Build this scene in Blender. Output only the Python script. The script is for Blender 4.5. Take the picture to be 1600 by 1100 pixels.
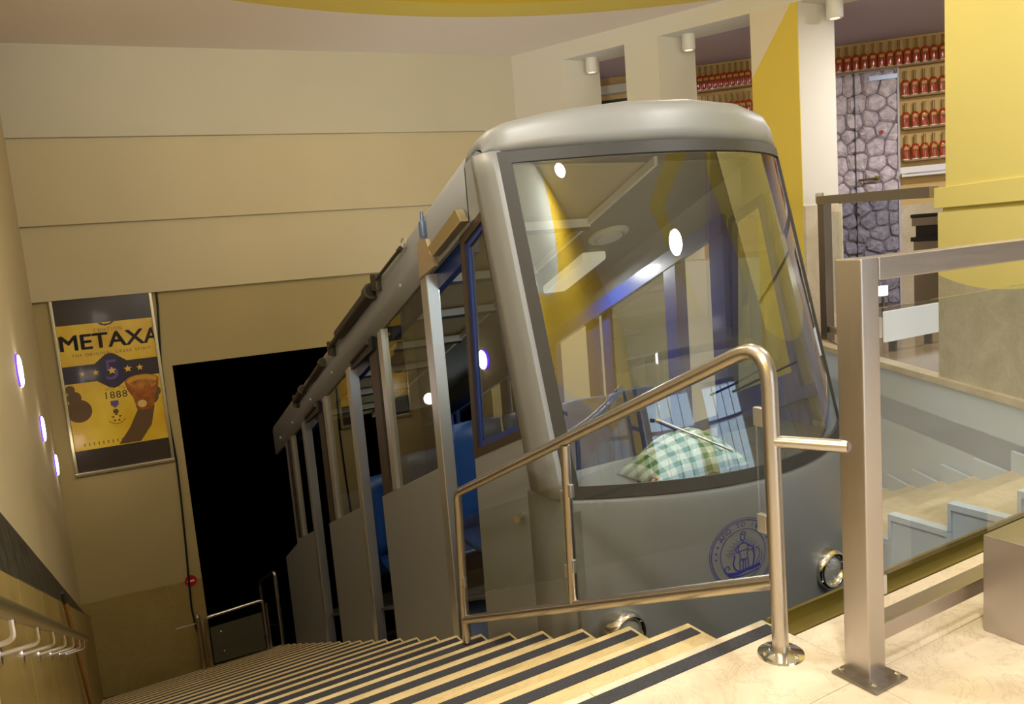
import bpy, bmesh, math, random
from mathutils import Vector, Matrix
random.seed(7)
for o in list(bpy.data.objects): bpy.data.objects.remove(o)
SC = bpy.context.scene
COL = SC.collection
R = math.radians

# ------------------------------------------------------------------ camera
def make_camera():
    f = 1224.085; yaw, pit, rol = R(28.857), R(-7.608), R(-4.640)
    F = Vector((math.sin(yaw)*math.cos(pit), math.cos(yaw)*math.cos(pit), math.sin(pit)))
    r = Vector((math.cos(yaw), -math.sin(yaw), 0)); u = r.cross(F)
    rr = math.cos(rol)*r + math.sin(rol)*u; uu = -math.sin(rol)*r + math.cos(rol)*u
    cd = bpy.data.cameras.new('camera'); co = bpy.data.objects.new('camera', cd); COL.objects.link(co)
    m = Matrix((( rr.x, uu.x, -F.x, 0), (rr.y, uu.y, -F.y, 0), (rr.z, uu.z, -F.z, 1.25), (0, 0, 0, 1)))
    co.matrix_world = m
    cd.sensor_width = 36; cd.lens = 36*f/1600; cd.clip_start = .05; cd.clip_end = 200
    SC.camera = co
make_camera()

# ------------------------------------------------------------------ light and exposure
SC.view_settings.view_transform = 'Standard'; SC.view_settings.look = 'None'
SC.view_settings.exposure = 0.18; SC.view_settings.gamma = 1.0
SC.view_settings.use_curve_mapping = False
w = bpy.data.worlds.new('world'); SC.world = w; w.use_nodes = True
bg = w.node_tree.nodes['Background']; bg.inputs[0].default_value = (.80, .89, 1, 1); bg.inputs[1].default_value = 2.6

def lamp(name, kind, loc, power, color, size=.3, rot=(0, 0, 0), spread=None):
    l = bpy.data.lights.new(name, kind); l.energy = power; l.color = color
    if kind == 'AREA':
        l.shape = 'DISK'; l.size = size
        if spread: l.spread = spread
    else: l.shadow_soft_size = size
    o = bpy.data.objects.new(name, l); COL.objects.link(o); o.location = loc; o.rotation_euler = rot
    return o
WARM = (1, .84, .56); NEUT = (1, .95, .88)
for i, (x, y, p, c, sz) in enumerate([(4.41, -2.78, 150, (1, .98, .95), .85), (.2, -.2, 78, NEUT, .3)]):
    lamp('ceiling_lamp_and_fill', 'AREA', (x, y, 3.80), p, c, sz)  # larger one mirrors in the windshield; the other is an added unseen corner light
for p_, e_, c_ in (((1.0, 2.4, 2.95), 80, NEUT), ((3.5, 1.5, 2.95), 80, NEUT), ((1.3, 4.8, 3.1), 38, WARM), ((4.4, 4.6, 3.2), 50, WARM)):
    lamp('fill_point_light', 'POINT', p_, e_, c_, .12)  # unseen point lights added to brighten the ceiling and stairwell
fill_spot = lamp('ceiling_fill_spot', 'SPOT', (-.2, 1.5, 1.5), 640, (1, .93, .84), .15)  # unseen spot added to brighten the far ceiling
fill_spot.data.spot_size = R(62); fill_spot.data.spot_blend = 1.0
fill_spot.rotation_euler = (Vector((2.6, 8.2, 4.3))-Vector((-.2, 1.5, 1.5))).to_track_quat('-Z', 'Y').to_euler()
lamp('corner_fill_light', 'POINT', (-.22, 1.2, 1.9), 26, (1, .98, .95), .12)  # unseen point light added to brighten the car's near front corner
lamp('car_lamp_light', 'AREA', (3.40, 5.05, .98), 16, (1, .97, .9), .2, (R(-22), 0, 0))

# ------------------------------------------------------------------ materials
MATS = {}
def lin(c):
    return tuple((v/12.92 if v <= .04045 else ((v+.055)/1.055)**2.4) for v in c)
def rgb(r, g, b): return lin((r/255, g/255, b/255))
def mat(name, col, rough=.5, metal=0, noise=0, nscale=5, bump=0, bscale=40, emit=0, coat=0, aniso=None, col2=None, detail=4, spec=None):
    if name in MATS: return MATS[name]
    m = bpy.data.materials.new(name); m.use_nodes = True; nt = m.node_tree; N = nt.nodes; L = nt.links
    b = N['Principled BSDF']; b.inputs['Base Color'].default_value = (*col, 1)
    b.inputs['Roughness'].default_value = rough; b.inputs['Metallic'].default_value = metal
    if spec is not None: b.inputs['Specular IOR Level'].default_value = spec
    if coat: b.inputs['Coat Weight'].default_value = coat; b.inputs['Coat Roughness'].default_value = .08
    tc = N.new('ShaderNodeTexCoord')
    if noise or col2:
        n = N.new('ShaderNodeTexNoise'); n.inputs['Scale'].default_value = nscale; n.inputs['Detail'].default_value = detail
        L.new(tc.outputs['Object'], n.inputs['Vector'])
        mx = N.new('ShaderNodeMix'); mx.data_type = 'RGBA'
        a = col if col2 else tuple(v*(1-noise) for v in col); c = col2 if col2 else tuple(min(1, v*(1+noise)) for v in col)
        mx.inputs[6].default_value = (*a, 1); mx.inputs[7].default_value = (*c, 1)
        rp = N.new('ShaderNodeValToRGB'); rp.color_ramp.elements[0].position = .3; rp.color_ramp.elements[1].position = .7
        L.new(n.outputs['Fac'], rp.inputs[0]); L.new(rp.outputs[0], mx.inputs[0]); L.new(mx.outputs[2], b.inputs['Base Color'])
    if bump:
        n2 = N.new('ShaderNodeTexNoise'); n2.inputs['Scale'].default_value = bscale; n2.inputs['Detail'].default_value = 5
        L.new(tc.outputs['Object'], n2.inputs['Vector'])
        bp = N.new('ShaderNodeBump'); bp.inputs['Strength'].default_value = bump; bp.inputs['Distance'].default_value = .01
        L.new(n2.outputs['Fac'], bp.inputs['Height']); L.new(bp.outputs[0], b.inputs['Normal'])
    if emit:
        b.inputs['Emission Color'].default_value = (*col, 1); b.inputs['Emission Strength'].default_value = emit
    MATS[name] = m; return m

def brushed(name, col, rough=.32, stretch=(60, 60, 1.5), bump=.12):
    m = mat(name, col, rough, 1.0); nt = m.node_tree; N = nt.nodes; L = nt.links; b = N['Principled BSDF']
    tc = N.new('ShaderNodeTexCoord'); mp = N.new('ShaderNodeMapping'); mp.inputs['Scale'].default_value = stretch
    n = N.new('ShaderNodeTexNoise'); n.inputs['Scale'].default_value = 6; n.inputs['Detail'].default_value = 3
    L.new(tc.outputs['Object'], mp.inputs[0]); L.new(mp.outputs[0], n.inputs['Vector'])
    mr = N.new('ShaderNodeMapRange'); mr.inputs[3].default_value = rough-.08; mr.inputs[4].default_value = rough+.1
    L.new(n.outputs['Fac'], mr.inputs[0]); L.new(mr.outputs[0], b.inputs['Roughness'])
    bp = N.new('ShaderNodeBump'); bp.inputs['Strength'].default_value = bump; bp.inputs['Distance'].default_value = .001
    L.new(n.outputs['Fac'], bp.inputs['Height']); L.new(bp.outputs[0], b.inputs['Normal'])
    return m

def marble(name, base, vein, cloud, rough=.25, scale=2.2):
    m = mat(name, base, rough); nt = m.node_tree; N = nt.nodes; L = nt.links; b = N['Principled BSDF']
    tc = N.new('ShaderNodeTexCoord')
    n1 = N.new('ShaderNodeTexNoise'); n1.inputs['Scale'].default_value = scale; n1.inputs['Detail'].default_value = 9; n1.inputs['Roughness'].default_value = .62; n1.inputs['Distortion'].default_value = .8
    L.new(tc.outputs['Object'], n1.inputs['Vector'])
    r1 = N.new('ShaderNodeValToRGB'); e = r1.color_ramp.elements; e[0].position = .36; e[0].color = (*cloud, 1); e[1].position = .62; e[1].color = (*base, 1)
    L.new(n1.outputs['Fac'], r1.inputs[0])
    n2 = N.new('ShaderNodeTexNoise'); n2.inputs['Scale'].default_value = scale*2.1; n2.inputs['Detail'].default_value = 11; n2.inputs['Roughness'].default_value = .7; n2.inputs['Distortion'].default_value = 1.6
    L.new(tc.outputs['Object'], n2.inputs['Vector'])
    r2 = N.new('ShaderNodeValToRGB'); e = r2.color_ramp.elements
    e[0].position = .485; e[0].color = (0, 0, 0, 1); e[1].position = .5; e[1].color = (1, 1, 1, 1); x = e.new(.515); x.color = (0, 0, 0, 1)
    L.new(n2.outputs['Fac'], r2.inputs[0])
    ml = N.new('ShaderNodeMath'); ml.operation = 'MULTIPLY'; ml.inputs[1].default_value = .35; L.new(r2.outputs[0], ml.inputs[0])
    mx = N.new('ShaderNodeMix'); mx.data_type = 'RGBA'; mx.inputs[7].default_value = (*vein, 1)
    L.new(ml.outputs[0], mx.inputs[0]); L.new(r1.outputs[0], mx.inputs[6]); L.new(mx.outputs[2], b.inputs['Base Color'])
    return m

def glass(name, tint, refl=.12, rough=0.0):
    m = bpy.data.materials.new(name); m.use_nodes = True; nt = m.node_tree; N = nt.nodes; L = nt.links
    N.remove(N['Principled BSDF']); out = N['Material Output']
    t = N.new('ShaderNodeBsdfTransparent'); t.inputs[0].default_value = (*tint, 1)
    g = N.new('ShaderNodeBsdfGlossy'); g.inputs['Roughness'].default_value = rough; g.inputs['Color'].default_value = (.95, .97, 1, 1)
    fr = N.new('ShaderNodeFresnel'); fr.inputs[0].default_value = 1.5
    a = N.new('ShaderNodeMath'); a.operation = 'MULTIPLY_ADD'; a.inputs[1].default_value = 1.2; a.inputs[2].default_value = refl; a.use_clamp = True
    L.new(fr.outputs[0], a.inputs[0])
    ge = N.new('ShaderNodeNewGeometry'); iv = N.new('ShaderNodeMath'); iv.operation = 'SUBTRACT'; iv.inputs[0].default_value = 1; L.new(ge.outputs['Backfacing'], iv.inputs[1])
    ml = N.new('ShaderNodeMath'); ml.operation = 'MULTIPLY'; L.new(a.outputs[0], ml.inputs[0]); L.new(iv.outputs[0], ml.inputs[1]); a = ml
    mx = N.new('ShaderNodeMixShader'); L.new(a.outputs[0], mx.inputs[0]); L.new(t.outputs[0], mx.inputs[1]); L.new(g.outputs[0], mx.inputs[2])
    L.new(mx.outputs[0], out.inputs[0]); MATS[name] = m; return m

def painted(name, base, build):
    """base plaster with painted shapes: build(N, L, pos) -> list of (mask socket, colour)"""
    m = mat(name, base, .75, bump=.04, bscale=60); nt = m.node_tree; N = nt.nodes; L = nt.links; b = N['Principled BSDF']
    gm = N.new('ShaderNodeTexCoord'); sp = N.new('ShaderNodeSeparateXYZ'); L.new(gm.outputs['Object'], sp.inputs[0])
    prev = None
    for mask, colr in build(N, L, sp):
        mx = N.new('ShaderNodeMix'); mx.data_type = 'RGBA'; L.new(mask, mx.inputs[0])
        if prev: L.new(prev, mx.inputs[6])
        else: mx.inputs[6].default_value = (*base, 1)
        mx.inputs[7].default_value = (*colr, 1); prev = mx.outputs[2]
    L.new(prev, b.inputs['Base Color']); return m
def nmath(N, L, op, a, b=None, c=None):
    n = N.new('ShaderNodeMath'); n.operation = op
    for i, v in enumerate((a, b, c)):
        if v is None: continue
        if isinstance(v, (int, float)): n.inputs[i].default_value = v
        else: L.new(v, n.inputs[i])
    return n.outputs[0]
def disc(N, L, sx, sy, cx, cy, r):
    dx = nmath(N, L, 'SUBTRACT', sx, cx); dy = nmath(N, L, 'SUBTRACT', sy, cy)
    d = nmath(N, L, 'ADD', nmath(N, L, 'MULTIPLY', dx, dx), nmath(N, L, 'MULTIPLY', dy, dy))
    return nmath(N, L, 'LESS_THAN', d, r*r)
def half(N, L, sx, sy, a, b, c):      # a*x+b*y > c
    return nmath(N, L, 'GREATER_THAN', nmath(N, L, 'ADD', nmath(N, L, 'MULTIPLY', sx, a), nmath(N, L, 'MULTIPLY', sy, b)), c)

YEL = rgb(226, 196, 60); YELD = rgb(212, 180, 30); CREAM = rgb(222, 208, 178); PINKW = rgb(228, 212, 194)
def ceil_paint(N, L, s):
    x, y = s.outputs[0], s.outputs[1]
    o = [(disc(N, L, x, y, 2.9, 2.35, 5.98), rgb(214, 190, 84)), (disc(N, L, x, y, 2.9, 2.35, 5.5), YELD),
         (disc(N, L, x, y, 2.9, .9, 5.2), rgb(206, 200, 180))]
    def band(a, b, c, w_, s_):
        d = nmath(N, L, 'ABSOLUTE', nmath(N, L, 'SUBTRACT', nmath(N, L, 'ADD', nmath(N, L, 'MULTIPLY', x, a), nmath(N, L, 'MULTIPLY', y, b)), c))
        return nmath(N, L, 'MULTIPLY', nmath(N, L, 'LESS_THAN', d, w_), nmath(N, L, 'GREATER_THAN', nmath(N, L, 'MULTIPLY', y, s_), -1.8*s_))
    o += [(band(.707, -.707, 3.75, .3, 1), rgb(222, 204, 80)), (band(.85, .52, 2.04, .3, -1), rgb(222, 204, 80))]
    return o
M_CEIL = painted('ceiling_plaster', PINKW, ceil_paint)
M_WHITE = mat('white_plaster', rgb(214, 210, 196), .75, bump=.03, bscale=70)
M_REVEAL = mat('reveal_plaster', rgb(214, 214, 206), .75, bump=.03, bscale=70)
M_COOL = mat('cool_white_plaster', rgb(194, 210, 230), .6, bump=.03, bscale=70)
M_TOP = mat('greige_plaster', rgb(192, 184, 160), .78, noise=.03, nscale=.8, bump=.04, bscale=50)
M_CREAM = mat('cream_plaster', rgb(194, 180, 144), .78, noise=.04, nscale=.8, bump=.04, bscale=50)
M_CREAM2 = mat('ochre_plaster', rgb(168, 150, 102), .78, noise=.05, nscale=.8, bump=.04, bscale=50)
M_SHELF = mat('shelf_board', rgb(150, 122, 82), .6)
M_PURPLE = mat('lilac_plaster', rgb(172, 160, 186), .8)
M_YELLOW = mat('yellow_plaster', rgb(226, 214, 132), .7, bump=.03, bscale=70)
M_FLOOR = marble('cream_marble', rgb(228, 214, 194), rgb(150, 134, 112), rgb(204, 188, 162), .14, 1.6)
M_STEP = marble('step_marble', rgb(222, 200, 152), rgb(140, 116, 78), rgb(202, 178, 128), .3, 2.2)
M_MARB = marble('wall_marble', rgb(206, 194, 168), rgb(140, 128, 104), rgb(188, 174, 144), .35, 2.6)
M_MARBO = marble('ochre_marble', rgb(164, 144, 88), rgb(120, 98, 50), rgb(146, 124, 70), .4, 1.2)
M_GRIP = mat('grip_strip_rubber', rgb(46, 46, 54), .85, col2=rgb(60, 60, 66), nscale=160, detail=2)
M_STEEL = brushed('brushed_steel', rgb(190, 184, 182), .32)
M_STEELX = brushed('brushed_steel_long', rgb(180, 172, 168), .34, (1.5, 60, 60))
M_TUBE = brushed('polished_tube', rgb(196, 190, 186), .30, (40, 40, 40), .03)
M_CHROME = mat('chrome', rgb(225, 222, 215), .08, 1)
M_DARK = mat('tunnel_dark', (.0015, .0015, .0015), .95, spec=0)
M_CONC = mat('pit_concrete', rgb(58, 54, 46), .9, noise=.3, nscale=6)
M_BLACK = mat('black_rubber', rgb(44, 43, 42), .55)
M_BLACKP = mat('black_plastic', rgb(20, 20, 22), .4)
M_SILVER = mat('silver_paint', rgb(134, 136, 137), .46, .25)
M_SILVERL = mat('silver_trim', rgb(196, 196, 196), .28, .8)
M_BLUE = mat('blue_paint', rgb(30, 52, 120), .35, coat=.3)
M_BLUES = mat('blue_seat', rgb(18, 56, 110), .45)
M_BROWN = mat('brown_frame', rgb(66, 56, 46), .4, .3)
M_GREY = mat('grey_lining', rgb(112, 110, 100), .7)
M_LINING = mat('beige_lining', rgb(190, 172, 128), .6)
M_OFFW = mat('off_white', rgb(225, 222, 210), .5)
M_LAMPW = mat('lamp_housing', rgb(224, 222, 214), .45)
M_OLIVE = brushed('brass_channel', rgb(150, 138, 84), .42, (2, 60, 60))
M_GLASS = glass('panel_glass', (.95, .975, .975), .03)
M_WIND = glass('windshield_glass', (.84, .89, .89), .11)
M_SIDEG = glass('side_window_glass', (.72, .74, .66), .10)

# ------------------------------------------------------------------ mesh helpers
W = {}
def W_of(o):
    return W.get(o.name, Matrix())
class MB:
    def __init__(s): s.v = []; s.f = []
    def add(s, vs, fs):
        n = len(s.v); s.v += [tuple(p) for p in vs]; s.f += [tuple(i+n for i in q) for q in fs]; return s
    def hexa(s, p):
        return s.add(p, [(0, 3, 2, 1), (4, 5, 6, 7), (0, 1, 5, 4), (1, 2, 6, 5), (2, 3, 7, 6), (3, 0, 4, 7)])
    def box(s, x0, x1, y0, y1, z0, z1):
        return s.hexa([(x0, y0, z0), (x1, y0, z0), (x1, y1, z0), (x0, y1, z0), (x0, y0, z1), (x1, y0, z1), (x1, y1, z1), (x0, y1, z1)])
    def prism(s, pts, d):
        n = len(pts); d = Vector(d); a = [Vector(p) for p in pts]; b = [p+d for p in a]
        fs = [tuple(range(n-1, -1, -1)), tuple(range(n, 2*n))]+[(i, (i+1) % n, n+(i+1) % n, n+i) for i in range(n)]
        return s.add(a+b, fs)
    def bar(s, a, b, w, h, up=(0, 0, 1)):      # rectangular bar from a to b
        a = Vector(a); b = Vector(b); t = (b-a).normalized(); r = t.cross(Vector(up)).normalized(); u = r.cross(t)
        q = [a+r*x*w/2+u*y*h/2 for x, y in ((-1, -1), (1, -1), (1, 1), (-1, 1))]
        q2 = [p+(b-a) for p in q]
        return s.add(q+q2, [(0, 1, 2, 3), (7, 6, 5, 4), (0, 4, 5, 1), (1, 5, 6, 2), (2, 6, 7, 3), (3, 7, 4, 0)])
    def tube(s, pts, r, seg=12, cap=True):
        pts = [Vector(p) for p in pts]; n = len(pts); rings = []
        t0 = (pts[1]-pts[0]).normalized(); ref = Vector((0, 0, 1)) if abs(t0.z) < .9 else Vector((1, 0, 0))
        nr = t0.cross(ref).normalized()
        for i, p in enumerate(pts):
            if i == 0: t = t0
            elif i == n-1: t = (pts[-1]-pts[-2]).normalized()
            else: t = ((pts[i+1]-p).normalized()+(p-pts[i-1]).normalized()).normalized()
            nr = (nr-t*nr.dot(t)).normalized(); bn = t.cross(nr)
            k = 1
            if 0 < i < n-1:
                c = (p-pts[i-1]).normalized().dot(t); k = 1/max(.6, c)
            rr = r[i] if isinstance(r, (list, tuple)) else r
            rings.append([p+(nr*math.cos(2*math.pi*j/seg)+bn*math.sin(2*math.pi*j/seg))*rr for j in range(seg)])
        vs = [q for g in rings for q in g]; fs = []
        for i in range(n-1):
            for j in range(seg):
                k = (j+1) % seg; fs.append((i*seg+j, i*seg+k, (i+1)*seg+k, (i+1)*seg+j))
        if cap: fs += [tuple(range(seg-1, -1, -1)), tuple((n-1)*seg+j for j in range(seg))]
        return s.add(vs, fs)
    def lathe(s, prof, c=(0, 0, 0), ax=(0, 0, 1), seg=20):     # prof: (radius, height)
        ax = Vector(ax).normalized(); ref = Vector((1, 0, 0)) if abs(ax.x) < .8 else Vector((0, 1, 0))
        a = ax.cross(ref).normalized(); b = ax.cross(a); c = Vector(c)
        vs = [c+ax*h+(a*math.cos(2*math.pi*j/seg)+b*math.sin(2*math.pi*j/seg))*r for r, h in prof for j in range(seg)]
        n = len(prof); fs = [(i*seg+j, i*seg+(j+1) % seg, (i+1)*seg+(j+1) % seg, (i+1)*seg+j) for i in range(n-1) for j in range(seg)]
        fs += [tuple(range(seg-1, -1, -1)), tuple((n-1)*seg+j for j in range(seg))]
        return s.add(vs, fs)
    def grid(s, rows):
        n = len(rows[0]); vs = [p for r in rows for p in r]
        return s.add(vs, [(i*n+j, i*n+j+1, (i+1)*n+j+1, (i+1)*n+j) for i in range(len(rows)-1) for j in range(n-1)])
    def xf(s, fn):
        s.v = [tuple(fn(*p)) for p in s.v]; return s
    def build(s, name, m, parent=None, *a_, flip=False, **k_):
        o = s.build_(name, m, parent, *a_, **k_)
        if flip: o.data.flip_normals()
        return o
    def build_(s, name, m, parent=None, smooth=False, bevel=0, local=False, solid=0, angle=40, seg=2):
        me = bpy.data.meshes.new(name); me.from_pydata(s.v, [], s.f); me.update()
        bm = bmesh.new(); bm.from_mesh(me)
        if solid == 0: bmesh.ops.recalc_face_normals(bm, faces=bm.faces)
        if bevel:
            es = [e for e in bm.edges if len(e.link_faces) == 2 and e.calc_face_angle(0) > R(30)]
            bmesh.ops.bevel(bm, geom=es, offset=bevel, segments=seg, affect='EDGES', profile=.5, clamp_overlap=True)
        bm.to_mesh(me); bm.free()
        me.materials.append(m)
        if smooth or bevel:
            me.shade_smooth()
            try: me.set_sharp_from_angle(angle=R(angle))
            except Exception: pass
        o = bpy.data.objects.new(name, me); COL.objects.link(o)
        if parent is not None:
            o.parent = parent
            ml = Matrix() if local else W_of(parent).inverted()
            o.matrix_local = ml
            W[o.name] = W_of(parent) @ ml
        else: W[o.name] = Matrix()
        if bevel and not smooth:
            wm = o.modifiers.new('weighted', 'WEIGHTED_NORMAL'); wm.keep_sharp = True
        if solid:
            md = o.modifiers.new('thick', 'SOLIDIFY'); md.thickness = solid; md.offset = -1
        return o
def thing(name, label, cat, loc=(0, 0, 0), rz=0, group=None):
    o = bpy.data.objects.new(name, None); COL.objects.link(o); o.empty_display_size = .1
    o.location = loc; o.rotation_euler = (0, 0, rz)
    W[o.name] = Matrix.Translation(Vector(loc)) @ Matrix.Rotation(rz, 4, 'Z')
    o['label'] = label; o['category'] = cat
    if group: o['group'] = group
    return o
def tag(o, label, cat, group=None):
    o['label'] = label; o['category'] = cat
    if group: o['group'] = group
    return o
def struct(o): o['kind'] = 'structure'; return o
def copy_tree(o, parent=None):
    c = o.copy(); COL.objects.link(c)
    if parent: c.parent = parent
    for ch in list(o.children): copy_tree(ch, c)
    return c
_T = {}
def textgeo(t, size, align='CENTER', space=1.0):
    k = (t, size, align, space)
    if k not in _T:
        cu = bpy.data.curves.new('t', 'FONT'); cu.body = t; cu.size = size; cu.align_x = align; cu.align_y = 'CENTER'; cu.space_character = space; cu.resolution_u = 4
        ob = bpy.data.objects.new('t', cu); COL.objects.link(ob)
        dg = bpy.context.evaluated_depsgraph_get(); dg.update()
        me = bpy.data.meshes.new_from_object(ob.evaluated_get(dg))
        _T[k] = ([tuple(v.co) for v in me.vertices], [tuple(p.vertices) for p in me.polygons])
        bpy.data.objects.remove(ob); bpy.data.curves.remove(cu); bpy.data.meshes.remove(me)
    return _T[k]
def arc2(cx, cy, r, a0, a1, n): return [(cx+r*math.cos(R(a0+(a1-a0)*i/n)), cy+r*math.sin(R(a0+(a1-a0)*i/n))) for i in range(n+1)]
# ------------------------------------------------------------------ setting
STEP_R, STEP_T, Y0 = .157, .36, 1.73
XL, XR = -.32, 1.79
S5, C5 = math.sin(R(5)), math.cos(R(5))
def rw(u, d, z): return (C5*u+S5*d, -S5*u+C5*d, z)          # rear wall frame
T27 = math.tan(R(27))
def xw(y): return 5.675+(y-3.597)*T27

# floor: slabs plus marble tiles on the landing
fl = struct(MB().prism([(-.6, -6, -.3), (12.5, -6, -.3), (12.5, 1.6, -.3), (-.6, 1.6, -.3)], (0, 0, .276)).build('floor', M_CONC))
rows = [1.60, 1.335, .735, .135, -.465, -1.065]
for i in range(len(rows)-1):
    xs = [-.32, .43, 1.11, 1.79, 2.7, 3.6, 4.6] if i == 0 else [-.32, -.055, .845, 1.745, 2.645, 3.545, 4.6]
    for j in range(len(xs)-1):
        y1 = rows[i]
        if i == 0 and xs[j] < 1.7: y1 = Y0
        MB().box(xs[j]+.001, xs[j+1]-.001, rows[i+1]+.001, y1-.001, -.024, 0).build('tile', M_FLOOR, fl, bevel=.0012, seg=1)
struct(MB().box(-.6, 12.5, -6, -1.065, -.024, 0).build('floor_marble', M_FLOOR, fl))
MB().box(4.6, 12.5, -1.065, 1.6, -.024, 0).build('floor_marble', M_FLOOR, fl)
M_HALLF = marble('hall_floor_marble', rgb(150, 128, 96), rgb(90, 76, 58), rgb(128, 106, 78), .15, 1.6)
fh = struct(MB().prism([(4.80, 1.6, -.3), (6.66, 5.24, -.3), (7.1, 5.78, -.3), (7.30, 6.2, -.3), (5.6, 9.85, -.3), (6.2, 12, -.3), (12.5, 12, -.3), (12.5, 1.6, -.3)], (0, 0, .3)).build('floor_hall', M_HALLF))
struct(MB().box(-.4, 1.79, 1.6, Y0, -.3, -.024).build('floor_landing_edge', M_STEP))
# lower landing
struct(MB().prism([(-.4, 10.01, -3.95), (6.5, 10.01, -4.3), (6.5, 16, -4.3), (-.4, 16, -3.95)], (0, 0, .183)).build('floor_lower', M_CONC))

# staircase
st = thing('staircase', 'long flight of cream marble steps with dark grip strips, going down beside the railcar', 'staircase', (.7, Y0, 0))
for k in range(1, 24):
    y0, y1, z = Y0+STEP_T*(k-1), Y0+STEP_T*k, -STEP_R*k
    s = MB().prism([(XL, y0, z), (XL, y1, z), (XL, y1, z-.34), (XL, y0, z-.18)], (XR-XL, 0, 0)).build('step', M_STEP, st)
    MB().box(XL+.02, XR-.015, y1-.083, y1-.033, z, z+.003).build('grip_strip', M_GRIP, s)
MB().box(XL+.02, XR-.015, Y0-.083, Y0-.033, 0, .003).build('grip_strip', M_GRIP, st)
MB().prism([(XR-.06, 1.65, -.18), (XR-.06, 10.0, -.18-3.63), (XR-.06, 10.0, -6.5), (XR-.06, 1.65, -3)], (.05, 0, 0)).build('side_wall', M_CONC, st)

# second flight beyond the car
st2 = thing('staircase', 'second marble flight with white panelled sides, on the far side of the railcar', 'staircase', (4.9, Y0, 0))
for k in range(0, 12):
    y0, y1, z = Y0+STEP_T*(k-1), Y0+STEP_T*k, -STEP_R*k
    if k == 0: y0 = 1.6
    s = MB().hexa([(4.04, y0, z-.2), (xw(y0)-.005, y0, z-.2), (xw(y1)-.005, y1, z-.3), (4.04, y1, z-.3), (4.04, y0, z), (xw(y0)-.005, y0, z), (xw(y1)-.005, y1, z), (4.04, y1, z)]).build('step', M_MARB, st2)
    MB().prism([(xw(y0)-.02, y0, z), (xw(y1)-.02, y1, z), (xw(y1)-.02, y1, z+.13), (xw(y0)-.02, y0, z+.13)], (-.02, .01, 0)).build('skirting_tile', M_COOL, st2)
    b = MB().prism([(3.99, y0, z), (3.99, y1+.02, z), (3.99, y1+.02, z-.42), (3.99, y0, z-.27)], (.05, 0, 0))
    p = b.build('stringer_panel', M_COOL, st2)
    ya, yb = y0+.02, y1-.0
    r = MB().box(3.974, 3.99, y0, y1+.02, z-.035, z).box(3.974, 3.99, y0, y0+.03, z-.27, z-.035).box(3.974, 3.99, yb, yb+.02, z-.16, z-.035)
    r.prism([(3.974, y0, z-.27), (3.974, y1, z-.41), (3.974, y1, z-.38), (3.974, y0, z-.24)], (.016, 0, 0)).build('stringer_moulding', M_COOL, p)

# brass channel on the landing edge, in front of the car
ch = MB().box(1.79, 3.98, 1.602, 1.612, -.05, .004).box(1.79, 3.98, 1.612, 1.70, -.05, -.03).box(1.79, 3.98, 1.70, 1.712, -.05, .012)
tag(ch.build('edge_channel', M_OLIVE), 'dull brass channel along the landing edge in front of the railcar', 'channel')
struct(MB().box(1.75, 4.0, 1.45, 1.60, -3.2, -.3).build('wall_pit', M_CONC))
struct(MB().prism([(1.79, 1.6, -3.2), (1.79, 16, -8.2), (4.0, 16, -8.2), (4.0, 1.6, -3.2)], (0, 0, -.2)).build('floor_pit', M_CONC))
struct(MB().prism([(4.0, 1.6, -.5), (4.0, 10, -3.9), (4.0, 10, -6.5), (4.0, 1.6, -3.2)], (.05, 0, 0)).build('wall_pit_far', M_CONC))

# left wall
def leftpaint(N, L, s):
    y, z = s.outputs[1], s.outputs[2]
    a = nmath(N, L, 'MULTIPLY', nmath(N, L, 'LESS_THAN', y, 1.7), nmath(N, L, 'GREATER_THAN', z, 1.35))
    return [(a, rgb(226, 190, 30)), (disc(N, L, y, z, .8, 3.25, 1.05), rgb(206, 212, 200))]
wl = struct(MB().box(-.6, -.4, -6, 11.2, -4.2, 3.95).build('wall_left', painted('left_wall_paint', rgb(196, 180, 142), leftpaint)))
def mt(y): return .352-.4142*(y-2.96)     # marble top line
def wb(y): return .244-.462*(y-3.96)      # white bottom line
ys = [-.2, .7, 1.6, 2.5, 3.4, 4.3, 5.2, 6.1, 7.0, 7.9, 8.8, 9.7, 10.45]
for a, b in zip(ys, ys[1:]):
    MB().prism([(-.4, a+.002, -4), (-.4, b-.002, -4), (-.4, b-.002, min(mt(b), 1.05)), (-.4, a+.002, min(mt(a), 1.05))], (.08, 0, 0)).build('marble_panel', M_MARBO if a > 2 else M_MARB, wl, bevel=.002, seg=1)
MB().hexa([(-.399, 1.3, 1.05), (-.32, 1.3, 1.04), (-.32, 10.4, mt(10.4)), (-.399, 10.4, mt(10.4)), (-.385, 1.3, 1.47), (-.375, 1.3, 1.47), (-.375, 10.4, wb(10.4)+.07), (-.385, 10.4, wb(10.4)+.07)]).build('cable_tray', mat('tray_metal', rgb(72, 68, 58), .5, .5, noise=.5, nscale=9, bump=.4, bscale=14), wl)

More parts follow.
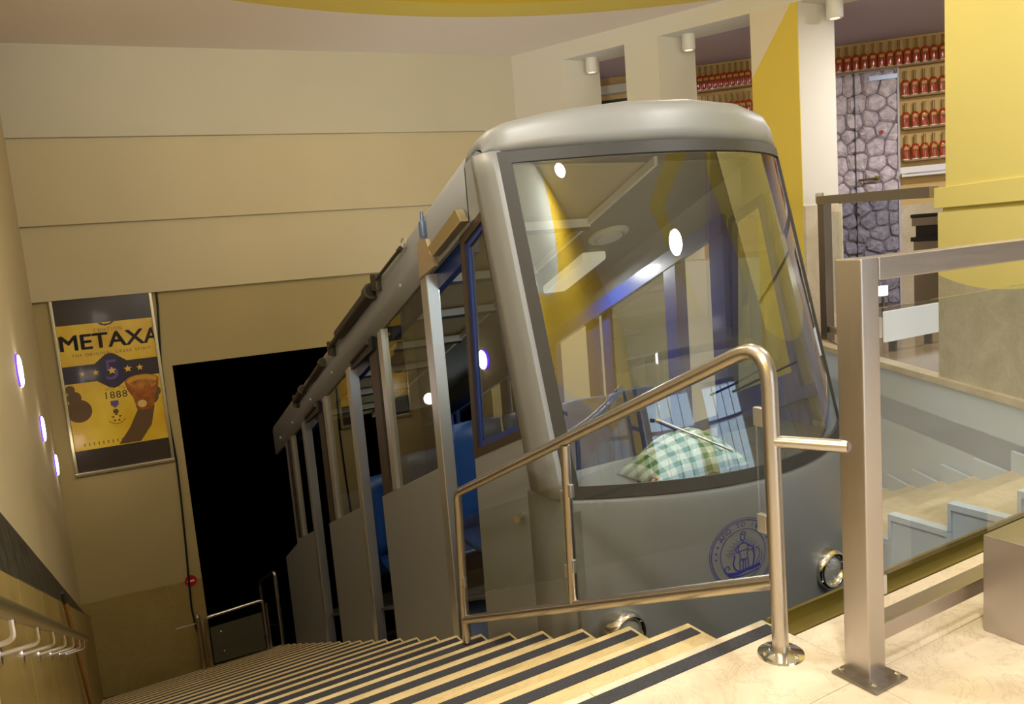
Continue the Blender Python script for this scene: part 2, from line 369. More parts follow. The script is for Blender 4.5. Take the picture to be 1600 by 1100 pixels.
# rear wall: stepped panels above the tunnel mouth
wr = struct(MB().xf(rw).build('x', M_CREAM)) if False else None
def rbox(u0, u1, d0, d1, z0, z1): return MB().box(u0, u1, d0, d1, z0, z1).xf(rw)
w0 = MB().box(-1.35, .05, 10.34, 10.8, -4.2, 1.9).box(.05, 4.55, 10.34, 10.8, .156, 1.9).box(4.2, 5.2, 10.34, 10.8, -6, .156).xf(rw)
wr = struct(w0.build('wall_rear', M_CREAM2))
for d, z0, z1, m in ((10.12, 2.85, 3.95, M_TOP), (10.18, 1.90, 2.85, M_CREAM), (10.25, 1.06, 1.90, M_CREAM)):
    rbox(-1.35, 5.1, d, 10.8, z0, z1).build('ceiling_panel', m, wr, bevel=.004, seg=1)
rbox(-1.35, .05, 10.315, 10.36, -4.2, -2.55).build('marble_panel', M_MARBO, wr, bevel=.003, seg=1)
# tunnel beyond
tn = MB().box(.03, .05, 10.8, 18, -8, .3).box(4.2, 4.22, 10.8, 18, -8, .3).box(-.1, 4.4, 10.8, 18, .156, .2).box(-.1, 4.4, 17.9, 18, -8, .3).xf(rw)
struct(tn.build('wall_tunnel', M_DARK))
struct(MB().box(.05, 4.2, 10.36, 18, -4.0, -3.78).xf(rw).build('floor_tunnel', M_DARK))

# wall of the upper hall with deep openings
E3 = (.4083, -.9129)
def hp(q, t=0, z=0): return (5.6+q*E3[0]+t, 9.85+q*E3[1], z)
def hcol(q0, q1, z0, z1, t0=0, t1=.6):
    return [hp(q0, t0, z0), hp(q1, t0, z0), hp(q1, t1, z0), hp(q0, t1, z0)], (0, 0, z1-z0)
b = MB()
b.prism(*hcol(-.6, 1.02, -4.5, 3.63)); b.prism(*hcol(1.94, 2.39, .9, 3.63)); b.prism(*hcol(-.6, 5.3, 3.63, 3.95))
b.prism(*hcol(1.02, 3.53, -4.5, .9)); b.prism(*hcol(3.53, 4.05, -4.5, 3.63, .012)); b.prism(*hcol(4.05, 4.1, -4.5, -.3))
wh = struct(b.build('wall_right', M_WHITE))
def colpaint(N, L, s):
    return [(half(N, L, s.outputs[0], s.outputs[2], 1, -.26, 7.05-2.95*.26), rgb(214, 190, 78))]
MB().prism(*hcol(3.53, 4.05, -1, 3.63, 0, .012)).build('painted_face', painted('column_paint', rgb(216, 206, 186), colpaint), wh)
hm = MB(); hm.v = []; p0 = hp(4.05); 
MB().prism([(p0[0], p0[1], 0), (p0[0]+.012, p0[1]-.025, 0), (p0[0]+.63, p0[1]-.025, 0), (p0[0]+.6, p0[1], 0)], (0, 0, 1.44)).build('marble_panel', M_MARB, wh)
# wall under the platform edge, with marble cap
b = MB().prism([(xw(1.62), 1.62, -4), (xw(5.3), 5.3, -4), (7.0, 5.86, -4), (7.21, 6.27, -4), (7.5, 6.0, -4), (xw(1.62)+.2, 1.62, -4)], (0, 0, 3.7))
b2 = MB().prism([(xw(1.62), 1.62, -.5), (xw(5.3), 5.3, -.5), (7.0, 5.86, -.5), (7.05, 5.8, -.5), (xw(5.3)+.06, 5.27, -.5), (xw(1.62)+.06, 1.61, -.5)], (0, 0, .45))
wp = struct(b.build('wall_platform', M_COOL)); b2.build('wall_panel', M_COOL, wp)
MB().prism([(xw(1.6)-.03, 1.6, -.045), (xw(5.32)-.03, 5.32, -.045), (6.97, 5.89, -.045), (7.05, 5.8, -.045), (xw(5.3)+.1, 5.25, -.045), (xw(1.6)+.1, 1.6, -.045)], (0, 0, .055)).build('marble_cap', M_MARB, wp, bevel=.006)

# big yellow pillar at the right
def pp(t, s, z): return (5.675-.454*t+.891*s, 3.597-.891*t-.454*s, z)
def pbox(t0, t1, s0, s1, z0, z1): return [pp(t0, s0, z0), pp(t1, s0, z0), pp(t1, s1, z0), pp(t0, s1, z0)], (0, 0, z1-z0)
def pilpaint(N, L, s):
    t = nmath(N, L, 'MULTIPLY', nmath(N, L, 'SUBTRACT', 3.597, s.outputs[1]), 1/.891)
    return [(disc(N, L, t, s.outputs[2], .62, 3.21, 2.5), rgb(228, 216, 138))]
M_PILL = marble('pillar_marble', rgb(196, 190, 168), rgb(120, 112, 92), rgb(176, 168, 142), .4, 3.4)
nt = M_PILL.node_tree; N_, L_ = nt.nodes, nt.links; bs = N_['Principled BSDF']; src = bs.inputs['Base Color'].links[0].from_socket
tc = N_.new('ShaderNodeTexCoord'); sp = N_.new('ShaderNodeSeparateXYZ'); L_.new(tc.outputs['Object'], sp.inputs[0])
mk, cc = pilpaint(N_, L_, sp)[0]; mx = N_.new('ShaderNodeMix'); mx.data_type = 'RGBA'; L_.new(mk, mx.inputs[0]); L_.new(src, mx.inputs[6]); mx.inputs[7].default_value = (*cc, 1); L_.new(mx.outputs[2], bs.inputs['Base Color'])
pil = struct(MB().prism(*pbox(0, 1.9, .012, .5, 0, 1.25)).build('wall_pillar', M_PILL))
MB().prism(*pbox(.0, 1.9, .05, .5, 1.25, 1.28)).build('groove', M_YELLOW, pil)
MB().prism(*pbox(-.03, 1.9, 0, .5, 1.28, 1.43)).build('ledge', M_YELLOW, pil, bevel=.003, seg=1)
MB().prism(*pbox(.09, 1.9, .02, .5, 1.43, 3.9)).build('upper_shaft', M_YELLOW, pil)

# ceilings
struct(MB().box(-.6, 7.6, -6, 10.6, 3.84, 3.95).build('ceiling', M_CEIL))
struct(MB().prism([(6.0, 9.7, 3.65), (7.6, 6.0, 3.65), (6.4, 3.4, 3.65), (7, -6, 3.65), (13, -6, 3.65), (13, 13, 3.65), (6, 13, 3.65)], (0, 0, .18)).build('ceiling_hall', painted('hall_ceiling_paint', rgb(184, 172, 190), lambda N, L, s: [(nmath(N, L, 'LESS_THAN', nmath(N, L, 'ABSOLUTE', nmath(N, L, 'ADD', nmath(N, L, 'MULTIPLY', s.outputs[1], .89), nmath(N, L, 'MULTIPLY_ADD', s.outputs[0], .45, -3.1))), .45), rgb(222, 204, 80))])))
# back wall behind the photographer with glazed bays, right side wall
bw = struct(MB().box(-.6, 13, -6.2, -6, 2.7, 3.95).box(-.6, .1, -6.2, -6, -.3, 2.7).box(3.4, 4.6, -6.2, -6, -.3, 2.7).box(8.4, 13, -6.2, -6, -.3, 2.7).build('wall_back', M_WHITE))
for n_, (a, c) in enumerate(((.1, 3.4), (4.6, 8.4))):
    f = MB()
    for q in range(5):
        x = a+(c-a)*q/4; f.box(x-.03, x+.03, -6.14, -6.04, 0, 2.7)
    f.box(a, c, -6.14, -6.04, .0, .08).box(a, c, -6.14, -6.04, 2.62, 2.7).box(a, c, -6.14, -6.04, 2.0, 2.06)
    wn = struct(f.build('window_%d' % (n_+1), M_STEEL)); MB().box(a, c, -6.1, -6.095, 0, 2.7).build('pane', M_GLASS, wn)
MB().prism([(3.5, -5.995, 0), (4.0, -5.995, 0), (4.5, -5.995, 2.6), (4.0, -5.995, 2.6)], (0, .01, 0)).build('painted_stripe', M_YELLOW, bw)
struct(MB().box(12.5, 12.7, -6.2, 13, -.3, 3.9).build('wall_east', M_REVEAL))

# far wall of the hall: beige, shelves, stone clad door
N45 = Vector((-.7071, -.7071, 0)); E45 = Vector((.7071, -.7071, 0)); O45 = Vector((10.234, 7.086, 0))
def fw(s, o, z): return tuple(O45+E45*s+N45*o+Vector((0, 0, z)))
M_BEIGE = mat('hall_beige', rgb(206, 174, 112), .7, noise=.05, nscale=1)
wf = struct(MB().box(-7.5, 4, -.3, 0, 0, 3.66).xf(fw).build('wall_hall', M_BEIGE))
MB().box(.03, 2, 0, .03, 0, 1.39).xf(fw).build('marble_panel', M_MARB, wf)
MB().box(-5.2, -3.6, 0, .05, 1.0, 3.32).xf(fw).build('dark_panel', M_BLACKP, wf)
MB().box(-5.2, -3.6, 0, .12, 3.40, 3.52).xf(fw).build('trim_band', M_WHITE, wf)
# shelves and bottles
def shelf(s0, s1, z, label):
    r = MB().box(s0, s1, 0, .13, z-.025, z).xf(fw).build('shelf', M_SHELF, None, bevel=.003)
    tag(r, label, 'shelf')
shelf(-.75, .7, 3.275, 'topmost bottle shelf, running above the stone clad door')
shelf(.1, .7, 2.86, 'second bottle shelf from the top, right of the stone clad door')
shelf(.1, .7, 2.43, 'third bottle shelf from the top, right of the stone clad door')
shelf(.1, .7, 2.0, 'lowest bottle shelf, right of the stone clad door')
shelf(-2.72, -1.86, 3.275, 'upper bottle shelf seen through the middle wall opening')
shelf(-2.72, -1.86, 2.86, 'lower bottle shelf seen through the middle wall opening')
M_LIQ = mat('amber_liquor', rgb(168, 58, 20), .12, noise=.35, nscale=14, coat=.6)
M_LBL = mat('bottle_label', rgb(178, 140, 52), .5); M_NECK = mat('bottle_neck', rgb(150, 124, 70), .4, .2)
M_WAX = mat('bottle_foot', rgb(236, 226, 206), .4)
bt = thing('bottle', '', 'bottle')
def flatlathe(prof, seg=14, k=.6): return MB().lathe(prof, seg=seg).xf(lambda x, y, z: (x, y*k, z))
flatlathe([(.043, .014), (.046, .03), (.051, .14), (.050, .175), (.040, .202), (.020, .215)]).build('body', M_LIQ, bt, smooth=True, local=True)
flatlathe([(.046, 0), (.046, .014)]).build('foot', M_WAX, bt, smooth=True, local=True)
flatlathe([(.019, .214), (.016, .225), (.016, .31), (.019, .312), (.019, .335)], k=1).build('neck', M_NECK, bt, smooth=True, local=True)
MB().box(-.030, .030, -.0335, -.030, .135, .172).build('label_plate', M_LBL, bt, local=True)
MB().box(-.034, .034, -.0335, -.030, .118, .126).build('dark_stripe', M_BLACKP, bt, local=True)
first = True
ORD = ['leftmost', 'second', 'third', 'fourth', 'fifth', 'sixth', 'seventh', 'eighth', 'ninth', 'tenth', 'eleventh', 'twelfth', 'thirteenth', 'fourteenth']
def bottle(s, z, label, grp):
    global first
    o = bt if first else copy_tree(bt); first = False
    p = fw(s, .065, z); o.location = p; o.rotation_euler = (0, 0, R(-45)); o['label'] = label; o['group'] = grp; o['category'] = 'bottle'
for i in range(13):
    nm = ORD[i] if i else 'leftmost'
    bottle(-.70+i*.1085, 3.275, 'amber bottle, %s from the left on the top shelf above the stone door' % nm if i else 'amber bottle at the left end of the top shelf above the stone door', 'amber bottles on the top hall shelf')
for nm, z in (('second shelf down', 2.86), ('third shelf down', 2.43), ('lowest shelf', 2.0)):
    for i in range(5):
        bottle(.136+i*.115, z, 'amber bottle, %s of five on the %s right of the stone door' % (ORD[i], nm), 'amber bottles beside the stone door')
for nm, z in (('upper', 3.275), ('lower', 2.86)):
    for i in range(10):
        bottle(-2.66+i*.083, z, 'amber bottle, %s from the left on the %s shelf in the middle opening' % (ORD[i], nm), 'amber bottles seen through the middle opening')
# stainless service shelf
sv = MB().box(.06, .8, 0, .16, 1.80, 1.82).box(.06, .8, .0, .012, 1.82, 1.91).box(.06, .8, .15, .16, 1.77, 1.82).xf(fw).build('service_shelf', M_STEEL)
tag(sv, 'narrow stainless steel service shelf below the lowest bottle shelf', 'shelf')
# stone clad door: every stone a piece
dr = struct(MB().box(-1.25, .05, 0, .05, 0, 3.24).xf(fw).build('door_1', mat('stone_joint', rgb(120, 112, 120), .95)))
MB().box(-1.25, .06, 0, .07, 3.24, 3.275).box(.035, .06, 0, .07, 0, 3.24).xf(fw).build('door_frame', mat('pale_frame', rgb(190, 182, 190), .5), dr)
MB().box(-.33, .03, .05, .12, 3.11, 3.17).xf(fw).build('door_closer', mat('closer_metal', rgb(140, 150, 168), .4, .6), dr)
MB().box(-.517, -.508, .05, .112, 0, 3.24).xf(fw).build('door_edge', mat('door_edge', rgb(24, 26, 56), .4), dr)
MB().tube([fw(-.49, .15, 1.78), fw(-.26, .15, 1.79)], .016, 8).lathe([(.03, 0), (.035, .03), (.0, .035)], fw(-.25, .12, 1.79), N45, 12).build('door_handle', mat('old_brass', rgb(96, 84, 40), .35, .8), dr, smooth=True)
MB().lathe([(.028, 0), (.028, .008)], fw(-.18, .112, 2.41), N45, 14).build('red_disc', mat('red_disc', rgb(150, 20, 36), .5), dr)
M_ST = mat('pale_stone', rgb(206, 196, 204), .9, noise=.3, nscale=16, bump=1.0, bscale=34)
M_ST2 = mat('grey_stone', rgb(142, 140, 156), .9, noise=.3, nscale=16, bump=1.0, bscale=34)
random.seed(11)
def clip(poly, n, c):
    out = []
    for i in range(len(poly)):
        a, b_ = poly[i], poly[(i+1) % len(poly)]; da = a[0]*n[0]+a[1]*n[1]-c; db = b_[0]*n[0]+b_[1]*n[1]-c
        if da <= 0: out.append(a)
        if (da < 0 < db) or (db < 0 < da):
            t = da/(da-db); out.append((a[0]+(b_[0]-a[0])*t, a[1]+(b_[1]-a[1])*t))
    return out
seeds = []
zz = .1
rowi = 0
while zz < 3.22:
    h = random.uniform(.16, .24); x = -1.24+(rowi % 2)*.09
    while x < .03:
        ww = random.uniform(.14, .30); seeds.append((x+ww/2+random.uniform(-.02, .02), zz+random.uniform(-.05, .05))); x += ww
    zz += h; rowi += 1
for i, a in enumerate(seeds):
    if a[0] < -.95 : continue
    poly = [(-1.24, .02), (.03, .02), (.03, 3.235), (-1.24, 3.235)]
    for j, c in enumerate(seeds):
        if i == j or abs(a[0]-c[0])+abs(a[1]-c[1]) > .8: continue
        n = (c[0]-a[0], c[1]-a[1]); l = math.hypot(*n); n = (n[0]/l, n[1]/l); m_ = ((a[0]+c[0])/2*n[0]+(a[1]+c[1])/2*n[1])-.006
        poly = clip(poly, n, m_)
        if not poly: break
    if len(poly) < 3: continue
    # chop corners for a rounded stone
    q = []
    for k in range(len(poly)):
        p_, c_, n_ = poly[k-1], poly[k], poly[(k+1) % len(poly)]
        q.append((c_[0]+(p_[0]-c_[0])*.13, c_[1]+(p_[1]-c_[1])*.13)); q.append((c_[0]+(n_[0]-c_[0])*.13, c_[1]+(n_[1]-c_[1])*.13))
    cx = sum(p[0] for p in q)/len(q); cz = sum(p[1] for p in q)/len(q); dp = random.uniform(.03, .055)
    vs = [(x, .05, z) for x, z in q]+[(cx+(x-cx)*.82+random.uniform(-.016, .016), .05+dp*random.uniform(.45, 1.1), cz+(z-cz)*.78+random.uniform(-.012, .012)) for x, z in q]+[(cx+random.uniform(-.02, .02), .05+dp*1.15, cz+random.uniform(-.02, .02))]
    n = len(q); fs = [(k, (k+1) % n, n+(k+1) % n, n+k) for k in range(n)]+[(n+k, n+(k+1) % n, 2*n) for k in range(n)]
    MB().add(vs, fs).xf(fw).build('stone', M_ST if a[1] > 1.45 else M_ST2, dr)
lamp('hall_lamp_light', 'AREA', (8.6, 4.6, 3.55), 95, (1, .94, .92), .5)
lamp('hall_lamp_light', 'AREA', (7.6, 9.0, 3.4), 8, (.93, .9, 1), .4)
# ------------------------------------------------------------------ the railcar
XC, HW, SX = 2.86, .98, 1.86
def yf(x, z):
    s = (x-XC); return 2.625+(.25*(z-.02) if z > .02 else 0)+.42*s*s
G = .979
def g(y, z): return (y*G, 1.25+(z-1.25)*G)
def hd(y): return 1.08-.416*(y-4.55)
def sl(y): return -.15-.405*(y-4.63)
def bo(y): return -1.45-.42*(y-3)
car = thing('railcar', 'grey funicular railcar with a big curved windshield, standing on the slope beside the stairs', 'railcar', (XC, 2.6, -1.3))
def side(pts, x0=SX, th=.05): return MB().prism([(x0, *g(*p)) for p in pts], (th, 0, 0))
# ---- front shell: lower apron and corner posts, one surface each
def corner(x, z, sgn):    # columns wrapping round the corner from windshield edge to the side
    e = XC+sgn*HW; y = yf(e, z)
    return [(e, y, z), (e+sgn*.009, y+.016, z), (e+sgn*.016, y+.04, z), (e+sgn*.0195, y+.075, z), (e+sgn*.02, y+.12, z)]
def row(z):
    L_c = [(XC-1.0015, 3.33, z)]+corner(0, z, -1)[::-1]; R_c = corner(0, z, 1)+[(XC+1.0015, 3.33, z)]
    mid = [(XC-HW+2*HW*i/40, yf(XC-HW+2*HW*i/40, z), z) for i in range(1, 40)]
    return L_c+mid+R_c
MB().grid([row(z) for z in (-1.6, -1.2, -.8, -.4, -.1, 0, .03, .055)]).build('front_apron', M_SILVER, car, smooth=True, solid=.03)
for sg in (-1, 1):
    rows_ = [[(XC+sg*(HW-.05), yf(XC+HW-.05, z)+.03, z)]+corner(0, z, sg)+[(XC+sg*1.0, (3.379+.2156*(z-.296))*G+.004, z)] for z in [.055+i*(1.66/16) for i in range(17)]]
    MB().grid(rows_).build('corner_post', M_SILVER, car, smooth=True, solid=.02)
# ---- windshield rubber and glass
def strip(z0, z1, x0, x1, n, m=1, off=0.0):
    return MB().grid([[(x0+(x1-x0)*i/n, yf(x0+(x1-x0)*i/n, z)-off, z) for i in range(n+1)] for z in [z0+(z1-z0)*j/m for j in range(m+1)]])
fr = MB()
a0, a1 = XC-HW, XC+HW
for z0, z1, x0, x1, n, m_ in ((.058, .115, a0+.003, a1, 40, 1), (1.655, 1.712, a0+.003, a1, 40, 1), (.115, 1.655, a0+.003, a0+.062, 2, 16), (.115, 1.655, a1-.05, a1+.012, 2, 16)):
    t = strip(z0, z1, x0, x1, n, m_, .012); fr.add(t.v, t.f)
fo = fr.build('windshield_seal', M_BLACK, car, solid=.045)
strip(.10, 1.67, a0+.04, a1-.04, 48, 16, 0).build('windshield', M_WIND, car, smooth=True, flip=True)
# inner blue frame behind the glass
ib = MB()
for z0, z1, x0, x1, n, m_ in ((.115, 1.655, a0+.05, a0+.075, 1, 8), (.115, 1.655, a1-.17, a1-.05, 1, 8)):
    t = strip(z0, z1, x0, x1, n, m_, -.02); ib.add(t.v, t.f)
ib.build('inner_frame', M_BLUE, car, solid=.05)
# ---- roof: visor and long sloping roof with side bands
def zr(y): return (1.25+(hd(y/G)-1.25)*G)
prof = [(-1.0, 0), (-1.0, .29), (-.99, .335), (-.965, .365), (-.90, .395), (-.7, .43), (-.35, .455), (0, .46), (.35, .455), (.7, .43), (.90, .385), (.965, .345), (.99, .31), (1.0, .28), (1.0, 0)]
def rp(i, y): a, h = prof[i]; return (XC+a, y, zr(y)+h)
ya, yb = 3.72, 9.40
MB().grid([[rp(i, y) for i in range(len(prof))] for y in (ya, 5, 6.5, 8, yb)]).build('roof', M_SILVER, car, smooth=True, solid=.03)
vr = [[] for _ in range(8)]
for i in range(1, len(prof)-1):
    a, h = prof[i]; x = XC+a; e = max(-HW, min(HW, a)); pz0 = 1.715
    y0_ = yf(XC+e, pz0)+(.06 if abs(a) > HW else 0)
    p2 = Vector((x, ya, zr(ya)+h)); zA = max(p2.z+.30*min(ya-y0_, .25), pz0+.03); dz_ = zA-pz0
    x0_ = XC+a*.985 if abs(a) <= HW else x
    pts = [(XC+e if abs(a) <= HW else x, y0_, pz0), (x, y0_+.004, pz0+dz_*.3), (x, y0_+.012, pz0+dz_*.62), (x, y0_+.026, pz0+dz_*.84), (x, y0_+.05, pz0+dz_*.96), (x, y0_+.085, zA),
           (x, (y0_+.085+ya)/2, (zA+p2.z)/2+.012), tuple(p2)]
    for j, q in enumerate(pts): vr[j].append(q)
MB().grid(vr).build('roof_visor', M_SILVER, car, smooth=True, solid=.02)
for sg in (-1, 1):   # fillet panels between visor and side windows
    x = XC+sg*1.0
    MB().prism([(x, 3.50, 1.46), (x, 3.56, 1.44), (x, ya+.01, zr(ya)), (x, ya+.01, zr(ya)+.30), (x, 3.58, 1.74), (x, 3.52, 1.72)], (-sg*.03, 0, 0)).build('side_fillet', M_SILVER, car)
# ---- near side and far side
def ring(pts, w_):
    n = len(pts); cx = sum(p[0] for p in pts)/n; cy = sum(p[1] for p in pts)/n; out = []
    ed = []
    for i in range(n):
        a, b = pts[i], pts[(i+1) % n]; nx, ny = b[1]-a[1], a[0]-b[0]; l = math.hypot(nx, ny); nx /= l; ny /= l
        if (cx-a[0])*nx+(cy-a[1])*ny < 0: nx, ny = -nx, -ny
        ed.append((nx, ny, nx*a[0]+ny*a[1]+w_))
    for i in range(n):
        a, b = ed[i-1], ed[i]; D = a[0]*b[1]-a[1]*b[0]
        out.append(((a[2]*b[1]-a[1]*b[2])/D, (a[0]*b[2]-a[2]*b[0])/D))
    return out
def frame(pts, w_, x0, th):
    q = ring(pts, w_); n = len(pts); m_ = MB()
    for i in range(n):
        j = (i+1) % n; m_.prism([(x0, *g(*pts[i])), (x0, *g(*pts[j])), (x0, *g(*q[j])), (x0, *g(*q[i]))], (th, 0, 0))
    return m_, q
def build_side(sg):
    X0 = XC+sg*1.0; T = -sg*.05
    def S(pts, off=0, th=None): return MB().prism([(X0+sg*off, *g(*p)) for p in pts], (T if th is None else -sg*th, 0, 0))
    lower, trimm = (M_SILVER, M_SILVERL) if sg < 0 else (M_BLUE, M_BLUE)
    S([(3.2, bo(3.2)), (3.3, .06), (3.379, .296), (3.995, .059), (4.05, bo(4.05))]).build('side_panel', lower, car)
    FW = [(3.63, 1.46), (3.93, 1.32), (3.995, .059), (3.379, .296)]
    m_, q = frame(FW, .045, X0+sg*.004, -sg*.05); fo = m_.build('front_side_window', M_BROWN if sg < 0 else M_BLUE, car)
    if sg < 0:
        m2, q2 = frame(q, .03, X0+.01, .03); m2.build('inner_frame', M_BLUE, fo)
    MB().prism([(X0-sg*.02, *g(*p)) for p in q], (-sg*.002, 0, 0)).build('pane', M_SIDEG, fo)
    leaves = [(4.53, 5.74), (6.31, 7.45), (8.07, 9.0)]
    for y0, y1 in leaves:
        df = S([(y0, sl(y0)), (y1, sl(y1)), (y1, bo(y1)), (y0, bo(y0))]).build('door_leaf', lower, car, bevel=.004, seg=1)
        S([(y0-.10, hd(y0-.1)), (y0, hd(y0)), (y0, bo(y0)), (y0-.10, bo(y0-.1))], .012, .08).build('door_edge', trimm, df, bevel=.004, seg=1)
        S([(y1-.38, hd(y1-.38)), (y1-.29, hd(y1-.29)), (y1-.29, sl(y1-.29)), (y1-.38, sl(y1-.38))], .006, .05).build('door_stile', M_SILVERL if sg < 0 else M_BLUE, df)
        S([(y1-.20, hd(y1-.20)), (y1-.03, hd(y1-.03)), (y1-.03, sl(y1)-.08), (y1-.20, sl(y1-.2)-.08)], -.005, .03).build('door_seal', M_BROWN if sg < 0 else M_BLUE, df)
        S([(y0, hd(y0)), (y1-.36, hd(y1-.36)), (y1-.36, sl(y1-.36)), (y0, sl(y0))], -.02, .003).build('pane', M_SIDEG, df)
    S([(9.0, sl(9.0)-.05), (9.75, sl(9.75)-.15), (9.75, bo(9.75)), (9.0, bo(9.0))]).build('side_panel', lower, car)
    S([(8.93, hd(8.93)), (9.0, hd(9.0)), (9.0, sl(9.0)), (8.93, sl(8.93))]).build('rear_pillar', trimm, car)
    # blue header rail above the doors
    S([(3.93, hd(3.93)+.02), (9.0, hd(9.0)+.02), (9.0, hd(9.0)-.10), (3.93, hd(3.93)-.10)], -.06, .05).build('header_rail', M_BLUE, car)
    if sg > 0: 
        for yy in (3.93, 4.42, 6.13): S([(yy, hd(yy)), (yy+.13, hd(yy+.13)), (yy+.13, sl(yy)-1), (yy, sl(yy)-1)], -.05, .05).build('inner_pillar', M_BLUE, car)
        S([(3.2, .30), (9.0, -1.98), (9.0, -2.06), (3.2, .22)], -.05, .04).build('sill_rail', M_BLUE, car)
for sg in (-1, 1): build_side(sg)
# ---- interior
def zi(y): return 1.725-.4204*(y-3.56)
def slab(x0, x1, y0, y1, dz, th): return MB().prism([(x0, y0, zi(y0)+dz), (x0, y1, zi(y1)+dz), (x0, y1, zi(y1)+dz+th), (x0, y0, zi(y0)+dz+th)], (x1-x0, 0, 0))
slab(1.95, 3.08, 3.75, 9.3, .03, .012).build('ceiling_lining', M_LINING, car)
slab(3.08, 3.83, 3.65, 9.3, -.02, .012).build('side_lining', M_GREY, car)
slab(3.06, 3.085, 3.65, 9.3, -.03, .05).build('lining_edge', M_OFFW, car)
for k in range(7):
    y = 4.36+k*.72
    MB().box(1.93, 3.08, y, y+.02, zi(y)-.045, zi(y)+.01).build('ceiling_lip', M_OFFW, car)
    MB().box(1.93, 3.08, y+.02, y+.06, zi(y)-.07, zi(y)-.02).build('gap_shade', M_BLACKP, car)  # black box stands in for the shade in the gap behind each lip
MB().box(1.9, 3.82, 3.25, 9.2, -.02, 0).xf(lambda x, y, z: (x, y, z-.49-.42*(y-3.3))).build('car_floor', M_CONC, car)
MB().prism([(1.9, 2.98, -.9), (3.82, 2.98, -.9), (3.82, 3.3, -.9), (1.9, 3.3, -.9)], (0, 0, .9)).build('dashboard_front', M_GREY, car)
dsh = MB().add(*(lambda n: ([(1.9+1.92*i/n, yf(1.9+1.92*i/n, .02)+.04, .02) for i in range(n+1)]+[(1.9+1.92*i/n, 3.45, .03) for i in range(n+1)], [(i, i+1, n+2+i, n+1+i) for i in range(n)]))(16)).build('dashboard', mat('dash_grey', rgb(70, 72, 72), .6), car, solid=.02)
M_VENT = mat('vent_white', rgb(220, 216, 200), .4)
nrm = Vector((0, -.3875, -.9219))
vc = Vector((3.36, 4.55, zi(4.55)-.025))
v = MB().lathe([(.15, 0), (.15, .012), (.115, .03), (.112, .012)], vc, nrm, 28).build('ceiling_vent', M_VENT, car, smooth=True)
MB().lathe([(.095, 0), (.095, .035), (.06, .045), (.0, .045)], vc, nrm, 24).build('vent_disc', M_VENT, v, smooth=True)
lz = lambda y: zi(y)-.10
lb = MB().prism([(3.30, 4.80, lz(4.80)), (3.52, 4.80, lz(4.80)), (3.52, 5.40, lz(5.40)), (3.30, 5.40, lz(5.40))], (0, 0, .07)).build('interior_lamp', mat('lamp_diffuser', rgb(235, 226, 196), .4, emit=.35), car, bevel=.02)
M_SEAT = M_BLUES
for ri, y in enumerate((4.55, 5.45, 6.3, 7.2)):
    zf = -.49-.42*(y-3.3)
    for x in (1.98, 2.42, 2.86, 3.3):
        s = MB()
        s.grid([[(x+.02+.40*i/6, y+.10*math.sin(math.pi*i/6)*.4+.10*(h/1.0)**2*0+(.06*h), zf+.42+h) for i in range(7)] for h in (0, .15, .3, .45, .6, .72)])
        s.grid([[(x+.02+.40*i/6, y-.40*t_, zf+.42-.03*math.sin(math.pi*t_)) for i in range(7)] for t_ in (0, .3, .6, .9, 1.0)])
        so = s.build('seat', M_SEAT, car, smooth=True, solid=.035)
        if ri == 0: MB().box(x+.15, x+.28, y-.3, y-.1, zf, zf+.40).build('seat_leg', M_BLACKP, so)
# fire extinguisher sticker on the blue pillar
fe = MB().box(3.765, 3.767, 4.335, 4.425, .36, .60).build('extinguisher_sticker', mat('sticker_red', rgb(226, 52, 40), .4), car)
fe2 = MB().box(3.763, 3.765, 4.365, 4.395, .44, .57).box(3.763, 3.765, 4.350, 4.41, .375, .39).box(3.763, 3.765, 4.375, 4.385, .57, .59).box(3.763, 3.765, 4.345, 4.352, .38, .45).build('sticker_print', M_OFFW, fe)
# ---- headlights
M_LENS = mat('headlight_lens', rgb(190, 190, 184), .12, .3, bump=.5, bscale=70, coat=1)
for x, z, nm in ((2.07, -.60, ''), (3.26, -.55, '')):
    y = yf(x, z)
    h = MB().lathe([(.098, .06), (.104, -.03), (.100, -.055), (.088, -.066), (.074, -.058), (.070, -.03)], (x, y, z), (0, 1, 0), 32).build('headlight', M_CHROME, car, smooth=True, angle=60)
    MB().lathe([(.0, -.052), (.05, -.050), (.074, -.040), (.074, -.02)], (x, y, z), (0, 1, 0), 28).build('headlight_lens', M_LENS, h, smooth=True)
# chrome peg on the corner, wiper
MB().tube([(1.865, 3.42, -.12), (1.80, 3.36, -.11)], .018, 12).build('corner_peg', M_CHROME, car, smooth=True)
wp_ = MB().tube([(2.29, 2.80, .40), (2.60, 2.655, .22)], .005, 8).tube([(2.29, 2.79, .40), (2.27, 2.80, .405)], .010, 8)
wp_.build('wiper', M_SILVERL, car, smooth=True)
MB().tube([(2.62, 2.655, .50), (3.05, 2.655, .58)], .006, 8).build('wiper', M_BLACKP, car, smooth=True)
MB().box(2.83, 2.87, 2.60-.018, 2.60, .27, .34).build('glass_clip', M_OFFW, car) if False else None
